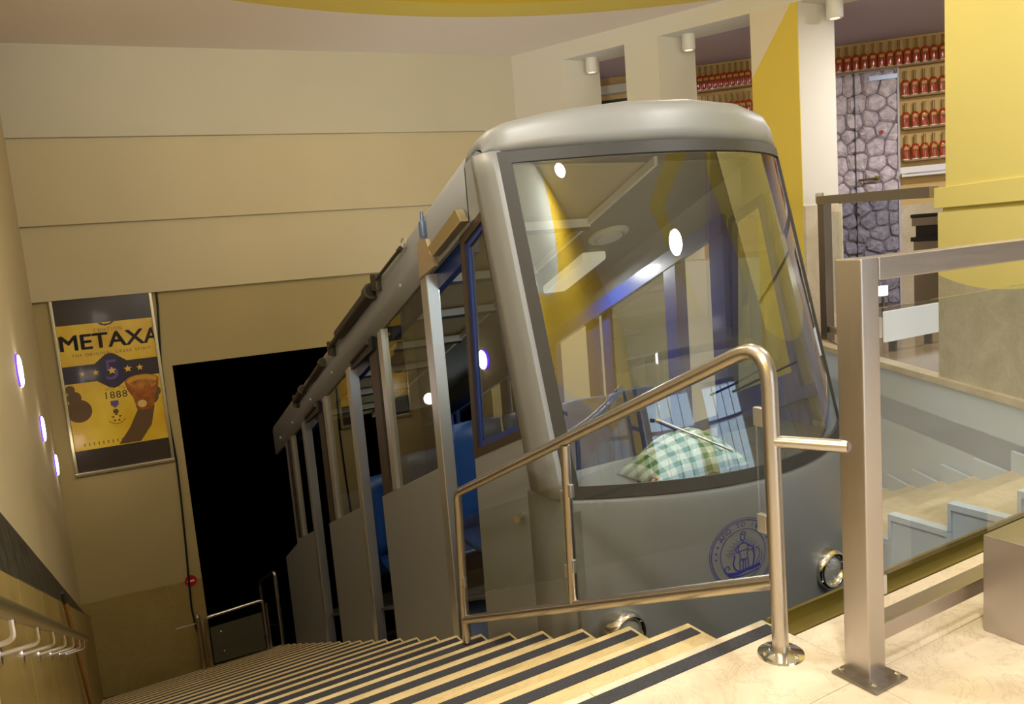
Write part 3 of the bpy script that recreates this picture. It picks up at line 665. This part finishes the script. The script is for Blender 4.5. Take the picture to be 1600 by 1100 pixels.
# ---- roof edge door gear
def sp_(y, z, x=1.855): a, b = g(y, z); return (x, a, b)
MB().prism([(1.83, *g(*p)) for p in [(4.483, 1.325), (4.344, 1.34), (4.249, 1.176), (4.497, 1.102)]], (.03, 0, 0)).build('door_bracket', mat('bracket_beige', rgb(176, 158, 130), .4, .6), car, bevel=.005)
MB().prism([(1.80, *g(*p)) for p in [(3.841, 1.474), (3.781, 1.405), (4.2, 1.231), (4.254, 1.288)]], (.05, 0, 0)).build('door_track', mat('track_metal', rgb(180, 164, 124), .35, .8), car, bevel=.004)
MB().lathe([(.02, 0), (.024, .01), (.024, .09), (.012, .10), (.010, .15)], sp_(4.40, 1.35, 1.845), (0, 0, 1), 12).build('door_valve', mat('valve_blue', rgb(90, 104, 130), .4, .4), car, smooth=True)
M_GEAR = mat('door_gear', rgb(66, 60, 48), .45, .6)
for (ya_, za), (yb_, zb), r in (((5.40, 1.02), (6.3, .66), .045), ((6.3, .66), (6.62, .52), .022), ((6.9, .37), (7.35, .17), .030), ((7.35, .17), (7.75, 0.0), .02), ((7.75, 0.02), (8.1, -.14), .034), ((4.75, 1.30), (5.3, 1.09), .012)):
    MB().tube([sp_(ya_, za, 1.83), sp_(yb_, zb, 1.83)], r, 12).lathe([(r*1.35, 0), (r*1.35, .05)], sp_(ya_, za, 1.83), Vector(sp_(yb_, zb))-Vector(sp_(ya_, za)), 12).build('door_cylinder', M_GEAR, car, smooth=True)
for y, z in ((6.62, .52), (5.32, 1.09), (8.15, -.15)):
    MB().box(1.82, 1.87, y*G-.06, y*G+.06, 1.25+(z-1.25)*G-.07, 1.25+(z-1.25)*G+.05).build('cylinder_mount', M_GEAR, car, bevel=.01)
MB().tube([sp_(4.72+.04*math.cos(t/8*math.pi*2), 1.33+.03*math.sin(t/8*math.pi*2), 1.84) for t in range(9)], .006, 6).build('lifting_ring', M_SILVERL, car, smooth=True)
for y in (5.55, 7.27):     # door rollers at the tops of the openings
    MB().prism([(1.835, *g(*p)) for p in [(y-.02, hd(y)+.02), (y+.55, hd(y+.55)+.02), (y+.55, hd(y+.55)-.06), (y-.02, hd(y)-.08)]], (.03, 0, 0)).build('door_track', M_BLACKP, car)
    MB().tube([sp_(y+.05, hd(y)-.03, 1.83), sp_(y+.5, hd(y+.5)-.01, 1.83)], .018, 10).build('door_roller', M_GEAR, car, smooth=True)
for y in (4.9, 6.75, 7.6, 8.5, 9.2): MB().lathe([(.014, 0), (.014, .01), (.006, .014)], sp_(y, hd(y)+.12, 1.862), (-1, 0, 0), 8).build('rivet', M_SILVERL, car)
# running gear under the car
MB().prism([(2.0, 3.2, -2.0), (2.0, 9.2, -4.5), (2.0, 9.2, -4.2), (2.0, 3.2, -1.62)], (1.7, 0, 0)).build('underframe', M_CONC, car)
# ---- round emblem printed on the apron
EC = (2.635, -.294)
em = MB()
def ribbon(pts, w_, closed=False):
    n = len(pts); vs = []; fs = []
    for i in range(n):
        a = pts[i-1] if (i > 0 or closed) else pts[i]; b = pts[(i+1) % n] if (i < n-1 or closed) else pts[i]
        tx, ty = b[0]-a[0], b[1]-a[1]; l = math.hypot(tx, ty) or 1; nx, ny = -ty/l*w_/2, tx/l*w_/2
        vs += [(pts[i][0]+nx, pts[i][1]+ny, 0), (pts[i][0]-nx, pts[i][1]-ny, 0)]
    for i in range(n if closed else n-1):
        j = (i+1) % n; fs.append((2*i, 2*i+1, 2*j+1, 2*j))
    em.add(vs, fs)
def circ(r, w_, cx=0, cy=0, n=64): ribbon([(cx+r*math.cos(2*math.pi*i/n), cy+r*math.sin(2*math.pi*i/n)) for i in range(n)], w_, True)
circ(.178, .0025); circ(.168, .004); circ(.124, .003)
for i, chh in enumerate('ΑΠΟ ΤΟ 1888'):
    if chh == ' ': continue
    a = R(90+52-i*10.4); vv, ff = textgeo(chh, .034)
    rot = a-math.pi/2; cr, sr = math.cos(rot), math.sin(rot)
    em.add([(x*cr-y*sr+.146*math.cos(a), x*sr+y*cr+.146*math.sin(a), 0) for x, y, z in vv], ff)
for a in (158, 170, 182, 22, 10, -2):
    circ(.003, .004, .146*math.cos(R(a)), .146*math.sin(R(a)), 8)
for i in range(26):       # rays
    a = R(8+i*6.6); ribbon([(.045*math.cos(a), -.01+.06*math.sin(a)), (.085*math.cos(a), -.01+.085*math.sin(a))] if i % 2 else [(.05*math.cos(a), -.01+.065*math.sin(a)), (.10*math.cos(a), -.01+.095*math.sin(a))], .0015)
# standing figure with helmet, shield, tunic and a ship's prow below
ribbon([(-.012, .098), (-.016, .085), (-.012, .072), (0, .068), (.008, .078), (.006, .092), (-.002, .100), (-.012, .098)], .004)
ribbon([(-.018, .100), (-.004, .112), (.012, .106), (.014, .092)], .005)
ribbon([(-.004, .068), (-.004, .058), (-.026, .048), (-.030, .02), (-.02, .0), (-.024, -.03), (.022, -.026), (.018, 0), (.024, .03), (.018, .050), (-.004, .058)], .004)
ribbon([(-.028, .046), (-.045, .03), (-.04, .012), (-.012, .018), (.02, .022)], .004); ribbon([(.018, .048), (.036, .036), (.05, .028), (.058, .036)], .004)
ribbon([(.02, .02), (.034, .012), (.05, .018), (.056, .03)], .003)
ribbon([(-.026, -.03), (-.022, -.06), (-.028, -.085)], .004); ribbon([(-.006, -.03), (-.006, -.06), (-.012, -.085)], .004)
ribbon([(.006, -.03), (.008, -.06), (.004, -.085)], .004); ribbon([(.022, -.028), (.024, -.06), (.02, -.085)], .004)
ribbon([(-.022, -.02), (0, -.026), (.02, -.018)], .003)
ribbon([(-.05, .0), (-.06, -.04), (-.05, -.07), (-.02, -.088)], .006); ribbon([(.052, .02), (.058, -.02), (.05, -.06), (.03, -.08)], .006)
ribbon([(-.09, -.088), (-.04, -.092), (.01, -.08), (.05, -.076), (.09, -.068)], .016)
ribbon([(-.085, -.10), (-.03, -.108), (.04, -.098), (.08, -.088)], .006)
ribbon([(-.088, -.09), (-.105, -.075), (-.104, -.052), (-.088, -.045), (-.078, -.056), (-.086, -.066)], .004)
ribbon([(.06, -.06), (.085, -.03), (.09, .0), (.08, .02), (.066, .015)], .003); ribbon([(.07, -.065), (.1, -.04), (.104, -.01)], .003)
em.xf(lambda x, y, z: (EC[0]+x, yf(EC[0]+x, EC[1]+y)-.003, EC[1]+y))
em.build('round_emblem', mat('emblem_blue', rgb(52, 54, 140), .5), car)
# things lying on the dashboard
M_CHECK = mat('check_cloth', rgb(206, 212, 196), .9)
nt = M_CHECK.node_tree; N_, L_ = nt.nodes, nt.links; tc = N_.new('ShaderNodeTexCoord'); sp = N_.new('ShaderNodeSeparateXYZ'); L_.new(tc.outputs['Object'], sp.inputs[0])
def st_(so, k, ph):
    return nmath(N_, L_, 'GREATER_THAN', nmath(N_, L_, 'FRACT', nmath(N_, L_, 'MULTIPLY_ADD', so, k, ph)), .55)
s1 = st_(sp.outputs[0], 11, .2); s2 = st_(nmath(N_, L_, 'ADD', sp.outputs[1], sp.outputs[2]), 12, .1)
sm = nmath(N_, L_, 'MULTIPLY', nmath(N_, L_, 'ADD', s1, s2), .5)
mx = N_.new('ShaderNodeMix'); mx.data_type = 'RGBA'; L_.new(sm, mx.inputs[0]); mx.inputs[6].default_value = (*rgb(214, 218, 204), 1); mx.inputs[7].default_value = (*rgb(30, 110, 62), 1)
L_.new(mx.outputs[2], N_['Principled BSDF'].inputs['Base Color'])
cl = MB().grid([[(2.36+.62*i/20, 2.90+.36*j/12, .034+max(0, (.20*(math.sin(math.pi*i/20)**.6)*(math.sin(math.pi*j/12)**.6)))+.012*math.sin(i*1.3+j*.7)*math.sin(math.pi*i/20)) for i in range(21)] for j in range(13)])
tag(cl.build('folded_cloth', M_CHECK, smooth=True, solid=.006), 'green and white checked cloth bundled on the dashboard behind the windshield', 'cloth')
wr_ = MB().tube([(2.30, 2.93, .05), (2.31, 2.90, .10), (2.35, 2.91, .08), (2.34, 2.95, .045), (2.42, 2.90, .05)], .005, 6)
tag(wr_.build('red_cord', mat('cord_red', rgb(210, 50, 24), .5), smooth=True), 'loose red cord on the dashboard left of the checked cloth', 'cord')
rl = MB().lathe([(.022, 0), (.055, 0), (.055, .06), (.022, .06)], (2.02, 3.25, .09), (0, 1, 0), 20)
tag(rl.build('tape_roll', M_OFFW, smooth=True), 'white tape roll at the left end of the dashboard', 'roll')
# ------------------------------------------------------------------ railings
def bend(p0, p1, p2, r, n=7):       # points of a rounded corner at p1
    p0, p1, p2 = Vector(p0), Vector(p1), Vector(p2); a = (p0-p1).normalized(); b = (p2-p1).normalized()
    pa, pb = p1+a*r, p1+b*r
    return [tuple(pa*(1-t)**2+p1*2*t*(1-t)+pb*t*t) for t in [i/n for i in range(n+1)]]
RX = 1.674
rail = thing('stair_railing', 'round stainless tube railing with glass infill along the stair edge, in front of the railcar', 'railing', (RX, 1.549, 0))
T0, T1, T2, T3 = (RX, 1.549, 0), (RX, 1.556, .935), (RX, 3.78, -.045), (RX, 3.84, -.93)
MB().tube([T0]+bend(T0, T1, T2, .13)+bend(T1, T2, T3, .05)+[T3], .0235, 20).build('handrail', M_TUBE, rail, smooth=True, angle=60)
MB().tube([(RX, 1.56, .222), (RX, 3.82, -.79)], .0235, 16).build('bottom_rail', M_TUBE, rail, smooth=True)
MB().tube([(RX, 2.655, .43), (RX, 2.675, -.275)], .0205, 14).build('middle_post', M_TUBE, rail, smooth=True)
MB().tube([(RX, 1.55, .645), (1.752, 1.36, .65)], .018, 16).build('cross_tube', M_TUBE, rail, smooth=True)
fl_ = MB().lathe([(.030, .014), (.040, .012), (.066, .006), (.068, 0)], (RX, 1.549, 0), (0, 0, 1), 28).build('base_flange', M_CHROME, rail, smooth=True)
for a in (40, 160, 280): MB().lathe([(.007, 0), (.007, .006), (.004, .009)], (RX+.05*math.cos(R(a)), 1.549+.05*math.sin(R(a)), .006), (0, 0, 1), 8).build('screw', M_CHROME, fl_)
for pts in ([(1.61, .735), (2.62, .285), (2.62, -.095), (1.61, .36)], [(2.70, .25), (3.78, -.185), (3.78, -.63), (2.70, -.16)]):
    gp = MB().prism([(RX-.004, *p) for p in pts], (.008, 0, 0)).build('glass_panel', M_GLASS, rail)
for y, z in ((1.595, .71), (1.595, .39), (2.64, .24), (2.66, -.09), (2.69, .20), (2.70, -.13), (3.79, -.24), (3.80, -.56)):
    MB().box(RX-.010, RX+.010, y-.018, y+.018, z-.028, z+.028).build('glass_clamp', M_SILVERL, rail, bevel=.003)

lr = thing('landing_barrier', 'square stainless steel barrier with tall glass panel on the upper landing', 'railing', (1.78, 1.345, 0))
MB().box(1.745, 1.815, 1.305, 1.385, 0, 1.15).build('post', M_STEEL, lr, bevel=.005)
MB().box(1.8155, 4.70, 1.305, 1.385, 1.088, 1.149).build('top_rail', M_STEELX, lr, bevel=.005)
MB().box(1.8155, 4.70, 1.315, 1.375, .092, .140).build('bottom_rail', M_STEELX, lr, bevel=.004)
MB().box(4.63, 4.70, 1.305, 1.385, 0, 1.088).build('post', M_STEEL, lr, bevel=.005)
pl_ = MB().box(1.703, 1.838, 1.255, 1.396, 0, .008).build('base_plate', mat('dull_plate', rgb(140, 132, 122), .4, .9, noise=.2, nscale=30), lr, bevel=.002)
for x, y in ((1.722, 1.275), (1.820, 1.275), (1.722, 1.378), (1.826, 1.380)):
    MB().lathe([(.0085, 0), (.0085, .007), (.005, .010)], (x, y, .008), (0, 0, 1), 6).build('bolt', M_CHROME, pl_)
MB().box(1.845, 4.60, 1.340, 1.350, .262, 1.01).build('glass_panel', M_GLASS, lr, bevel=.001, seg=1)
for z in (.96, .24): MB().box(1.815, 1.862, 1.330, 1.360, z-.028, z+.028).build('glass_clamp', M_SILVERL, lr, bevel=.003)
bx = MB().box(2.240, 2.46, 1.165, 1.285, 0, .30).build('box_post', M_STEEL, None, bevel=.004)
tag(bx, 'low brushed steel box post at the right edge, in front of the glass barrier', 'post')

hr = thing('hall_railing', 'brown-toned steel box railing across the upper hall opening, behind the railcar', 'railing', (6.95, 5.62, 0))
M_BRST = brushed('bronze_steel', rgb(158, 150, 142), .38)
MB().bar((6.93, 5.66, 1.475), (5.69, 3.62, 1.405), .07, .085).build('top_rail', M_BRST, hr, bevel=.004)
MB().bar((6.95, 5.62, 0), (6.95, 5.62, 1.435), .12, .08, (0, 1, 0)).build('post', M_BRST, hr, bevel=.004)
MB().bar((6.97, 5.70, 1.50), (7.36, 6.0, 1.52), .07, .10).build('wall_rail', M_BRST, hr, bevel=.004)
MB().bar((6.95, 5.60, .12), (6.70, 5.2, .12), .05, .06).build('bottom_rail', M_BRST, hr)
MB().prism([(6.93, 5.52, .30), (6.78, 5.28, .30), (6.78, 5.28, 1.34), (6.93, 5.52, 1.34)], (.006, -.003, 0)).build('glass_panel', M_GLASS, hr)

# wall handrail on the left with seven brackets
wh_ = thing('wall_handrail', 'dull metal tube handrail on brackets along the left marble wall', 'handrail', (-.22, 1.0, .9))
def hz(y): return .583-.4385*(y-1.93)
MB().tube([(-.22, .6, hz(.9)), (-.22, .9, hz(.9)), (-.22, 5.55, hz(5.55)), (-.22, 5.62, hz(5.62))], .021, 16).build('tube', mat('dull_tube', rgb(120, 108, 76), .4, .8), wh_, smooth=True)
for y in (1.45, 2.08, 2.62, 3.15, 3.70, 4.25, 4.80, 5.3):
    b = MB().tube([(-.318, y, hz(y)-.075), (-.25, y, hz(y)-.072)]+bend((-.25, y, hz(y)-.072), (-.22, y, hz(y)-.07), (-.22, y, hz(y)-.02), .02, 4)+[(-.22, y, hz(y)-.015)], .007, 8).build('bracket', M_TUBE, wh_, smooth=True)
    MB().lathe([(.030, 0), (.030, .006), (.012, .008)], (-.32, y, hz(y)-.075), (1, 0, 0), 14).build('wall_plate', M_TUBE, b, smooth=True)

# lower gate and the end rail
gt = thing('metal_gate', 'small grey sheet metal gate in a tube frame at the foot of the stairs', 'gate', (1.2, 9.93, -3.61))
gp = [(.89, 9.93, -3.60), (.89, 9.93, -2.94), (1.58, 9.90, -2.90), (1.58, 9.90, -3.60)]
MB().tube([gp[0]]+bend(gp[0], gp[1], gp[2], .06)+bend(gp[1], gp[2], gp[3], .06)+[gp[3]], .021, 12).build('gate_frame', M_TUBE, gt, smooth=True)
MB().prism([(.93, 9.925, -3.55), (1.55, 9.90, -3.55), (1.55, 9.90, -3.06), (.93, 9.925, -3.08)], (0, .008, 0)).build('sheet_panel', mat('sheet_grey', rgb(96, 94, 78), .5, .5), gt)
for x, z in ((1.05, -3.16), (1.42, -3.12), (1.06, -3.42), (1.43, -3.36)): MB().lathe([(.012, 0), (.006, .008)], (x, 9.91, z), (0, -1, 0), 8).build('screw', M_CHROME, gt)
MB().tube([(.81, 9.96, -3.61), (.81, 9.96, -2.93)], .026, 12).lathe([(.028, 0), (.03, .02), (0, .05)], (.81, 9.96, -2.93), (0, 0, 1), 12).build('hinge_post', M_TUBE, gt, smooth=True)
MB().tube([(.78, 9.96, -2.99), (.55, 9.94, -2.98)], .008, 8).build('stop_rod', M_TUBE, gt)
er = thing('end_railing', 'narrow steel tube railing beside the gate at the tunnel mouth', 'railing', (1.76, 9.88, -3.6))
q = [(1.76, 9.88, -3.61), (1.76, 9.88, -2.56), (1.70, 10.7, -2.98), (1.70, 10.75, -3.76)]
MB().tube([q[0]]+bend(q[0], q[1], q[2], .09)+bend(q[1], q[2], q[3], .09)+[q[3]], .022, 12).build('handrail', M_TUBE, er, smooth=True)
MB().tube([(1.76, 9.9, -3.3), (1.70, 10.72, -3.6)], .016, 10).build('lower_rail', M_TUBE, er, smooth=True)
MB().tube([(1.62, 9.96, -3.61), (1.62, 9.96, -2.98)], .02, 12).build('post', M_TUBE, er, smooth=True)

# ------------------------------------------------------------------ poster on the rear wall
po = thing('advertising_poster', 'tall framed yellow drinks advertisement with dark lettering on the rear wall', 'poster', rw(-.605, 10.338, 0), R(-5))
PW = .505
def pb(x0, x1, z0, z1, y0, y1): return MB().box(x0, x1, y0, y1, z0, z1)
pb(-PW, PW, -.97, 1.10, -.020, 0).build('backing', mat('poster_dark', rgb(58, 50, 44), .25, coat=.3), po, local=True)
pb(-PW, PW, -.71, .765, -.0215, -.0205).build('yellow_sheet', mat('poster_yellow', rgb(206, 160, 16), .3, col2=rgb(226, 196, 66), nscale=2.6, coat=.3), po, local=True)
f_ = pb(-PW-.035, -PW+.002, -1.01, 1.10, -.05, 0); t = pb(PW-.002, PW+.035, -1.01, 1.10, -.05, 0); f_.add(t.v, t.f); t = pb(-PW-.035, PW+.035, -1.01, -.968, -.055, 0); f_.add(t.v, t.f)
f_.build('frame', brushed('poster_frame', rgb(196, 186, 150), .35), po, bevel=.006, local=True)
M_PD = mat('print_dark', rgb(44, 34, 40), .3, coat=.3); M_PB = mat('print_brown', rgb(120, 84, 24), .4); M_PG = mat('print_gold', rgb(226, 184, 60), .35)
M_PSH = mat('print_shadow', rgb(96, 72, 44), .3); M_PAM = mat('print_amber', rgb(150, 84, 20), .3, noise=.35, nscale=18); M_PP = mat('print_purple', rgb(92, 70, 130), .4)
def ptext(t, size, x, z, m, y=-.0235, align='CENTER', sx=1.0, sp=1.0, name='lettering', clipx=None):
    vv, ff = textgeo(t, size, align, sp); b = MB().add([(x+a*sx, y, z+b_) for a, b_, c in vv], ff)
    if clipx is not None: b.v = [(min(v[0], clipx), v[1], v[2]) for v in b.v]
    return b.build(name, m, po, local=True)
ptext('METAXA', .255, .035, .545, M_PG, y=-.0228, sx=1.10, clipx=PW)
bt_ = MB()
vv, ff = textgeo('METAXA', .25, 'CENTER', 1.0)
for dx, dz in ((0, 0), (.007, .004), (-.007, -.002), (.004, -.005)): bt_.add([(min(PW, .03+a*1.10+dx), -.0236, .548+b_+dz) for a, b_, c in vv], ff)
bt_.build('lettering', M_PD, po, local=True)
ptext('ΓΝΗΣΙΟΝ', .055, .02, .675, M_PB, sp=1.3)
ptext('THE ORIGINAL GREEK SPIRIT', .05, .03, .405, M_PB, sp=1.32, clipx=PW)
ptext('ΑΠΟ', .045, -.05, -.03, M_PB, sp=1.2); ptext('ΤΟ', .045, .075, -.03, M_PB, sp=1.2)
ptext('1888', .12, .0, -.105, M_PD, sp=1.1)
def pp2(pts, m, name, y=-.0225): return MB().add([(x, y, z) for x, z in pts], [tuple(range(len(pts)))]).build(name, m, po, local=True)
pp2([(-PW, .29), (-.17, .29), (-.05, .385), (0, .40), (.05, .385), (.17, .29), (PW, .29), (PW, .085), (.17, .085), (.05, -.005), (0, -.02), (-.05, -.005), (-.17, .085), (-PW, .085)], M_PD, 'dark_band')
pp2([(-.13, .28), (-.04, .365), (0, .375), (.04, .365), (.13, .28), (.13, .10), (.04, .015), (0, .005), (-.04, .015), (-.13, .10)], mat('print_blue', rgb(40, 34, 62), .3), 'band_centre', -.0229)
def starp(cx, cz, r): return [(cx+(r if i % 2 == 0 else r*.42)*math.sin(math.pi*i/5), cz+(r if i % 2 == 0 else r*.42)*math.cos(math.pi*i/5)) for i in range(10)]
for cx, r in ((-.31, .034), (-.17, .038), (0, .05), (.17, .046), (.30, .040)):
    c = (cx, .188); s = starp(cx, .188, r); MB().add([(c[0], -.0242, c[1])]+[(a, -.0242, b_) for a, b_ in s], [(0, i+1, (i+1) % 10+1) for i in range(10)]).build('star', M_PG, po, local=True)
ptext('5', .34, 0, .188, M_PP, y=-.0236)
def cirp(cx, cz, rx, rz, n=28): return [(cx+rx*math.cos(2*math.pi*i/n), cz+rz*math.sin(2*math.pi*i/n)) for i in range(n)]
for cx, cz, r in ((-.40, -.24, .135), (-.43, -.08, .075), (-.46, .02, .05)): 
    pts = [(max(-PW, x), z) for x, z in cirp(cx, cz, r, r)]; pp2(pts, M_PSH, 'fruit_shadow', -.0226-.0001*cx)
pp2([(.22, -.30), (.40, -.30), (.34, -.52), (.20, -.70), (-.04, -.70), (.10, -.52)], M_PSH, 'glass_shadow')
for cx, cz, r in ((.37, -.18, .09), (.30, -.27, .10), (.42, -.12, .07)): pp2(cirp(cx, cz, r, r), M_PSH, 'tumbler_shade', -.0228-.0002*cx)
pp2([(.115, .02), (.13, -.06), (.18, -.16), (.20, -.26), (.235, -.325), (.365, -.325), (.40, -.26), (.42, -.16), (.47, -.06), (.485, .02)], M_PAM, 'tumbler', -.0232)
pp2(cirp(.30, .03, .185, .075), M_PAM, 'tumbler_rim', -.0234); pp2(cirp(.30, .035, .165, .060), mat('print_glass', rgb(196, 146, 40), .3), 'tumbler_opening', -.0236)
pp2(cirp(.30, -.02, .15, .062), mat('print_drink', rgb(166, 104, 36), .3, noise=.4, nscale=22), 'drink', -.0238)
pp2(cirp(.27, -.25, .05, .045), mat('print_shine', rgb(214, 180, 110), .3), 'shine', -.0238)
pp2([(-.065, -.17), (.02, -.17), (.02, -.22), (-.022, -.26), (-.065, -.22)], M_PP, 'medal_ribbon', -.0232)
pp2(cirp(-.022, -.30, .03, .03), M_PSH, 'medal_clasp', -.0232); pp2(starp(-.022, -.375, .062), M_PD, 'medal', -.0232) ; pp2(cirp(-.022, -.375, .03, .03), M_PG, 'medal_centre', -.0235)
a_ = MB()
for i in range(14):
    a = R(205+i*10); a_.add([(-.022+r*math.cos(a+da), -.0232, -.375+r*math.sin(a+da)*.8) for r, da in ((.085, 0), (.085, .1), (.10, .1), (.10, 0))], [(0, 1, 2, 3)])
a_.build('medal_caption', M_PB, po, local=True)
for i in range(9): pp2([(-.40+i*.05, -.67), (-.392+i*.05, -.67), (-.390+i*.05, -.63), (-.405+i*.05, -.63)], M_PB, 'small_mark', -.0232)
pp2([(-.08, .765), (.10, .765), (.06, .735), (0, .722), (-.05, .735)], M_PD, 'seal_edge', -.0224)
pp2([(-.05, .765), (.07, .765), (.04, .748), (-.02, .748)], M_PG, 'seal_gold', -.0226)

# ------------------------------------------------------------------ small things
ns = thing('no_entry_sign', 'small round red no entry sign beside the tunnel mouth', 'sign', rw(-.05-.03, 10.312, -2.56), R(-5))
MB().lathe([(.072, 0), (.072, .006)], (0, 0, 0), (0, -1, 0), 28).build('disc', mat('sign_red', rgb(170, 18, 30), .4), ns, local=True)
MB().box(-.042, .042, -.008, -.006, -.011, .011).build('bar', M_OFFW, ns, local=True)
cb = MB().tube([rw(u, 10.325 if z > -2.5 else 10.30, z) for u, z in ((-.015, 1.06), (-.018, .9), (-.07, .2), (-.075, -.4), (-.05, -1.0), (-.06, -1.5), (-.085, -2.2), (-.10, -2.5), (-.115, -2.9), (-.10, -3.15), (-.06, -3.35))], .012, 8)
tag(cb.build('black_cable', M_BLACKP, smooth=True), 'black cable hanging down the rear wall beside the tunnel opening', 'cable')
br = thing('broom', 'long yellowish wooden broom handle leaning in the lower left corner', 'broom', (-.29, 6.75, -2.2))
MB().tube([(-.285, 6.72, -2.18), (-.290, 5.45, -.70)], .014, 10).build('handle', mat('broom_wood', rgb(150, 104, 40), .6), br, smooth=True)
MB().tube([(-.290, 5.45, -.70), (-.292, 5.37, -.61)], [.016, .010], 10).build('tip', M_BLACKP, br, smooth=True)
M_EM = mat('lamp_white_glow', (1, .93, 1), .5, emit=6); M_EP = mat('violet_fringe_glow', rgb(90, 40, 255), .5, emit=2.0)
for (y, z), lb in zip(((6.52, .66), (8.27, -.05), (9.76, -.70)), ('uppermost', 'middle', 'lowest')):
    wl_ = thing('wall_lamp', 'small glowing white wall light with an added violet lens fringe, %s of three on the left wall' % lb, 'lamp', (-.4, y, z), 0, 'wall lights on the left wall')
    MB().lathe([(.115, 0), (.115, .018), (.09, .026)], (-.4, y, z), (1, 0, 0), 24).build('lens', M_EM, wl_, smooth=True)
    MB().lathe([(.118, 0), (.118, .010)], (-.4, y-.045, z+.01), (1, 0, 0), 24).build('violet_fringe', M_EP, wl_, smooth=True)  # glowing disc added for the lens colour fringe beside the lamp
    lamp('wall_lamp_light', 'POINT', (-.28, y, z), 1.2, (1, .85, .7), .08)
for q_, s_, lb in ((1.02, 1, 'smallest cylinder spot lamp, under the farthest wall opening'), (2.39, 1, 'white cylinder spot lamp under the middle wall opening'), (4.09, 1.1, 'largest white cylinder spot lamp, above the nearest hall opening')):
    c = hp(q_+.16, .30, 0)
    o = thing('spot_lamp', lb, 'lamp', (c[0], c[1], 3.63), 0, 'cylinder spot lamps')
    MB().lathe([(.078*s_, 0), (.080*s_, -.01), (.080*s_, -.17*s_), (.072*s_, -.18*s_)], (c[0], c[1], 3.63), (0, 0, 1), 24).build('housing', M_LAMPW, o, smooth=True)
    MB().lathe([(.05*s_, -.176*s_), (.05*s_, -.182*s_)], (c[0], c[1], 3.63), (0, 0, 1), 16).build('lens', mat('dim_lens', rgb(240, 230, 200), .3, emit=.8), o)
# waste bin and the pale board in the hall
wb_ = thing('waste_bin', 'stainless waste bin with black lid standing in the upper hall', 'bin', (8.36, 5.32, 0))
MB().box(8.22, 8.52, 5.16, 5.48, 0, .98).build('body', M_BRST, wb_, bevel=.01)
MB().box(8.24, 8.50, 5.18, 5.46, .98, 1.12).build('opening', M_BLACKP, wb_)
MB().box(8.20, 8.54, 5.14, 5.50, .95, 1.00).build('rim', M_BLACKP, wb_, bevel=.006)
MB().box(8.21, 8.53, 5.15, 5.49, 1.12, 1.21).build('hood', M_BRST, wb_, bevel=.006); MB().box(8.20, 8.54, 5.14, 5.50, 1.21, 1.25).build('lid', M_BLACKP, wb_, bevel=.008)
bd = thing('light_board', 'blank white board standing on the hall floor behind the steel post', 'board', (6.86, 4.62, 0))
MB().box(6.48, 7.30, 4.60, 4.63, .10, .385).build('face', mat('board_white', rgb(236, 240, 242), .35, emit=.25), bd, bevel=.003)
MB().box(6.60, 6.64, 4.60, 4.66, 0, .10).box(7.14, 7.18, 4.60, 4.66, 0, .10).build('foot', M_BLACKP, bd)
for (x, y, z), lb in (((7.15, 5.10, .51), 'small glowing square standing in for a reflection in the glass, right of the steel post top'),):
    o = thing('reflection_square', lb, 'lamp', (x, y, z))  # glowing object added in place of a reflection in the glass
    MB().box(x-.055, x+.055, y-.02, y+.02, z-.05, z+.05).build('lens', mat('reflection_glow', (1, .93, .8), .4, emit=2.2), o, bevel=.006)
    MB().box(x-.012, x+.012, y-.012, y+.012, 0, z-.05).build('added_stem', M_BRST, o)
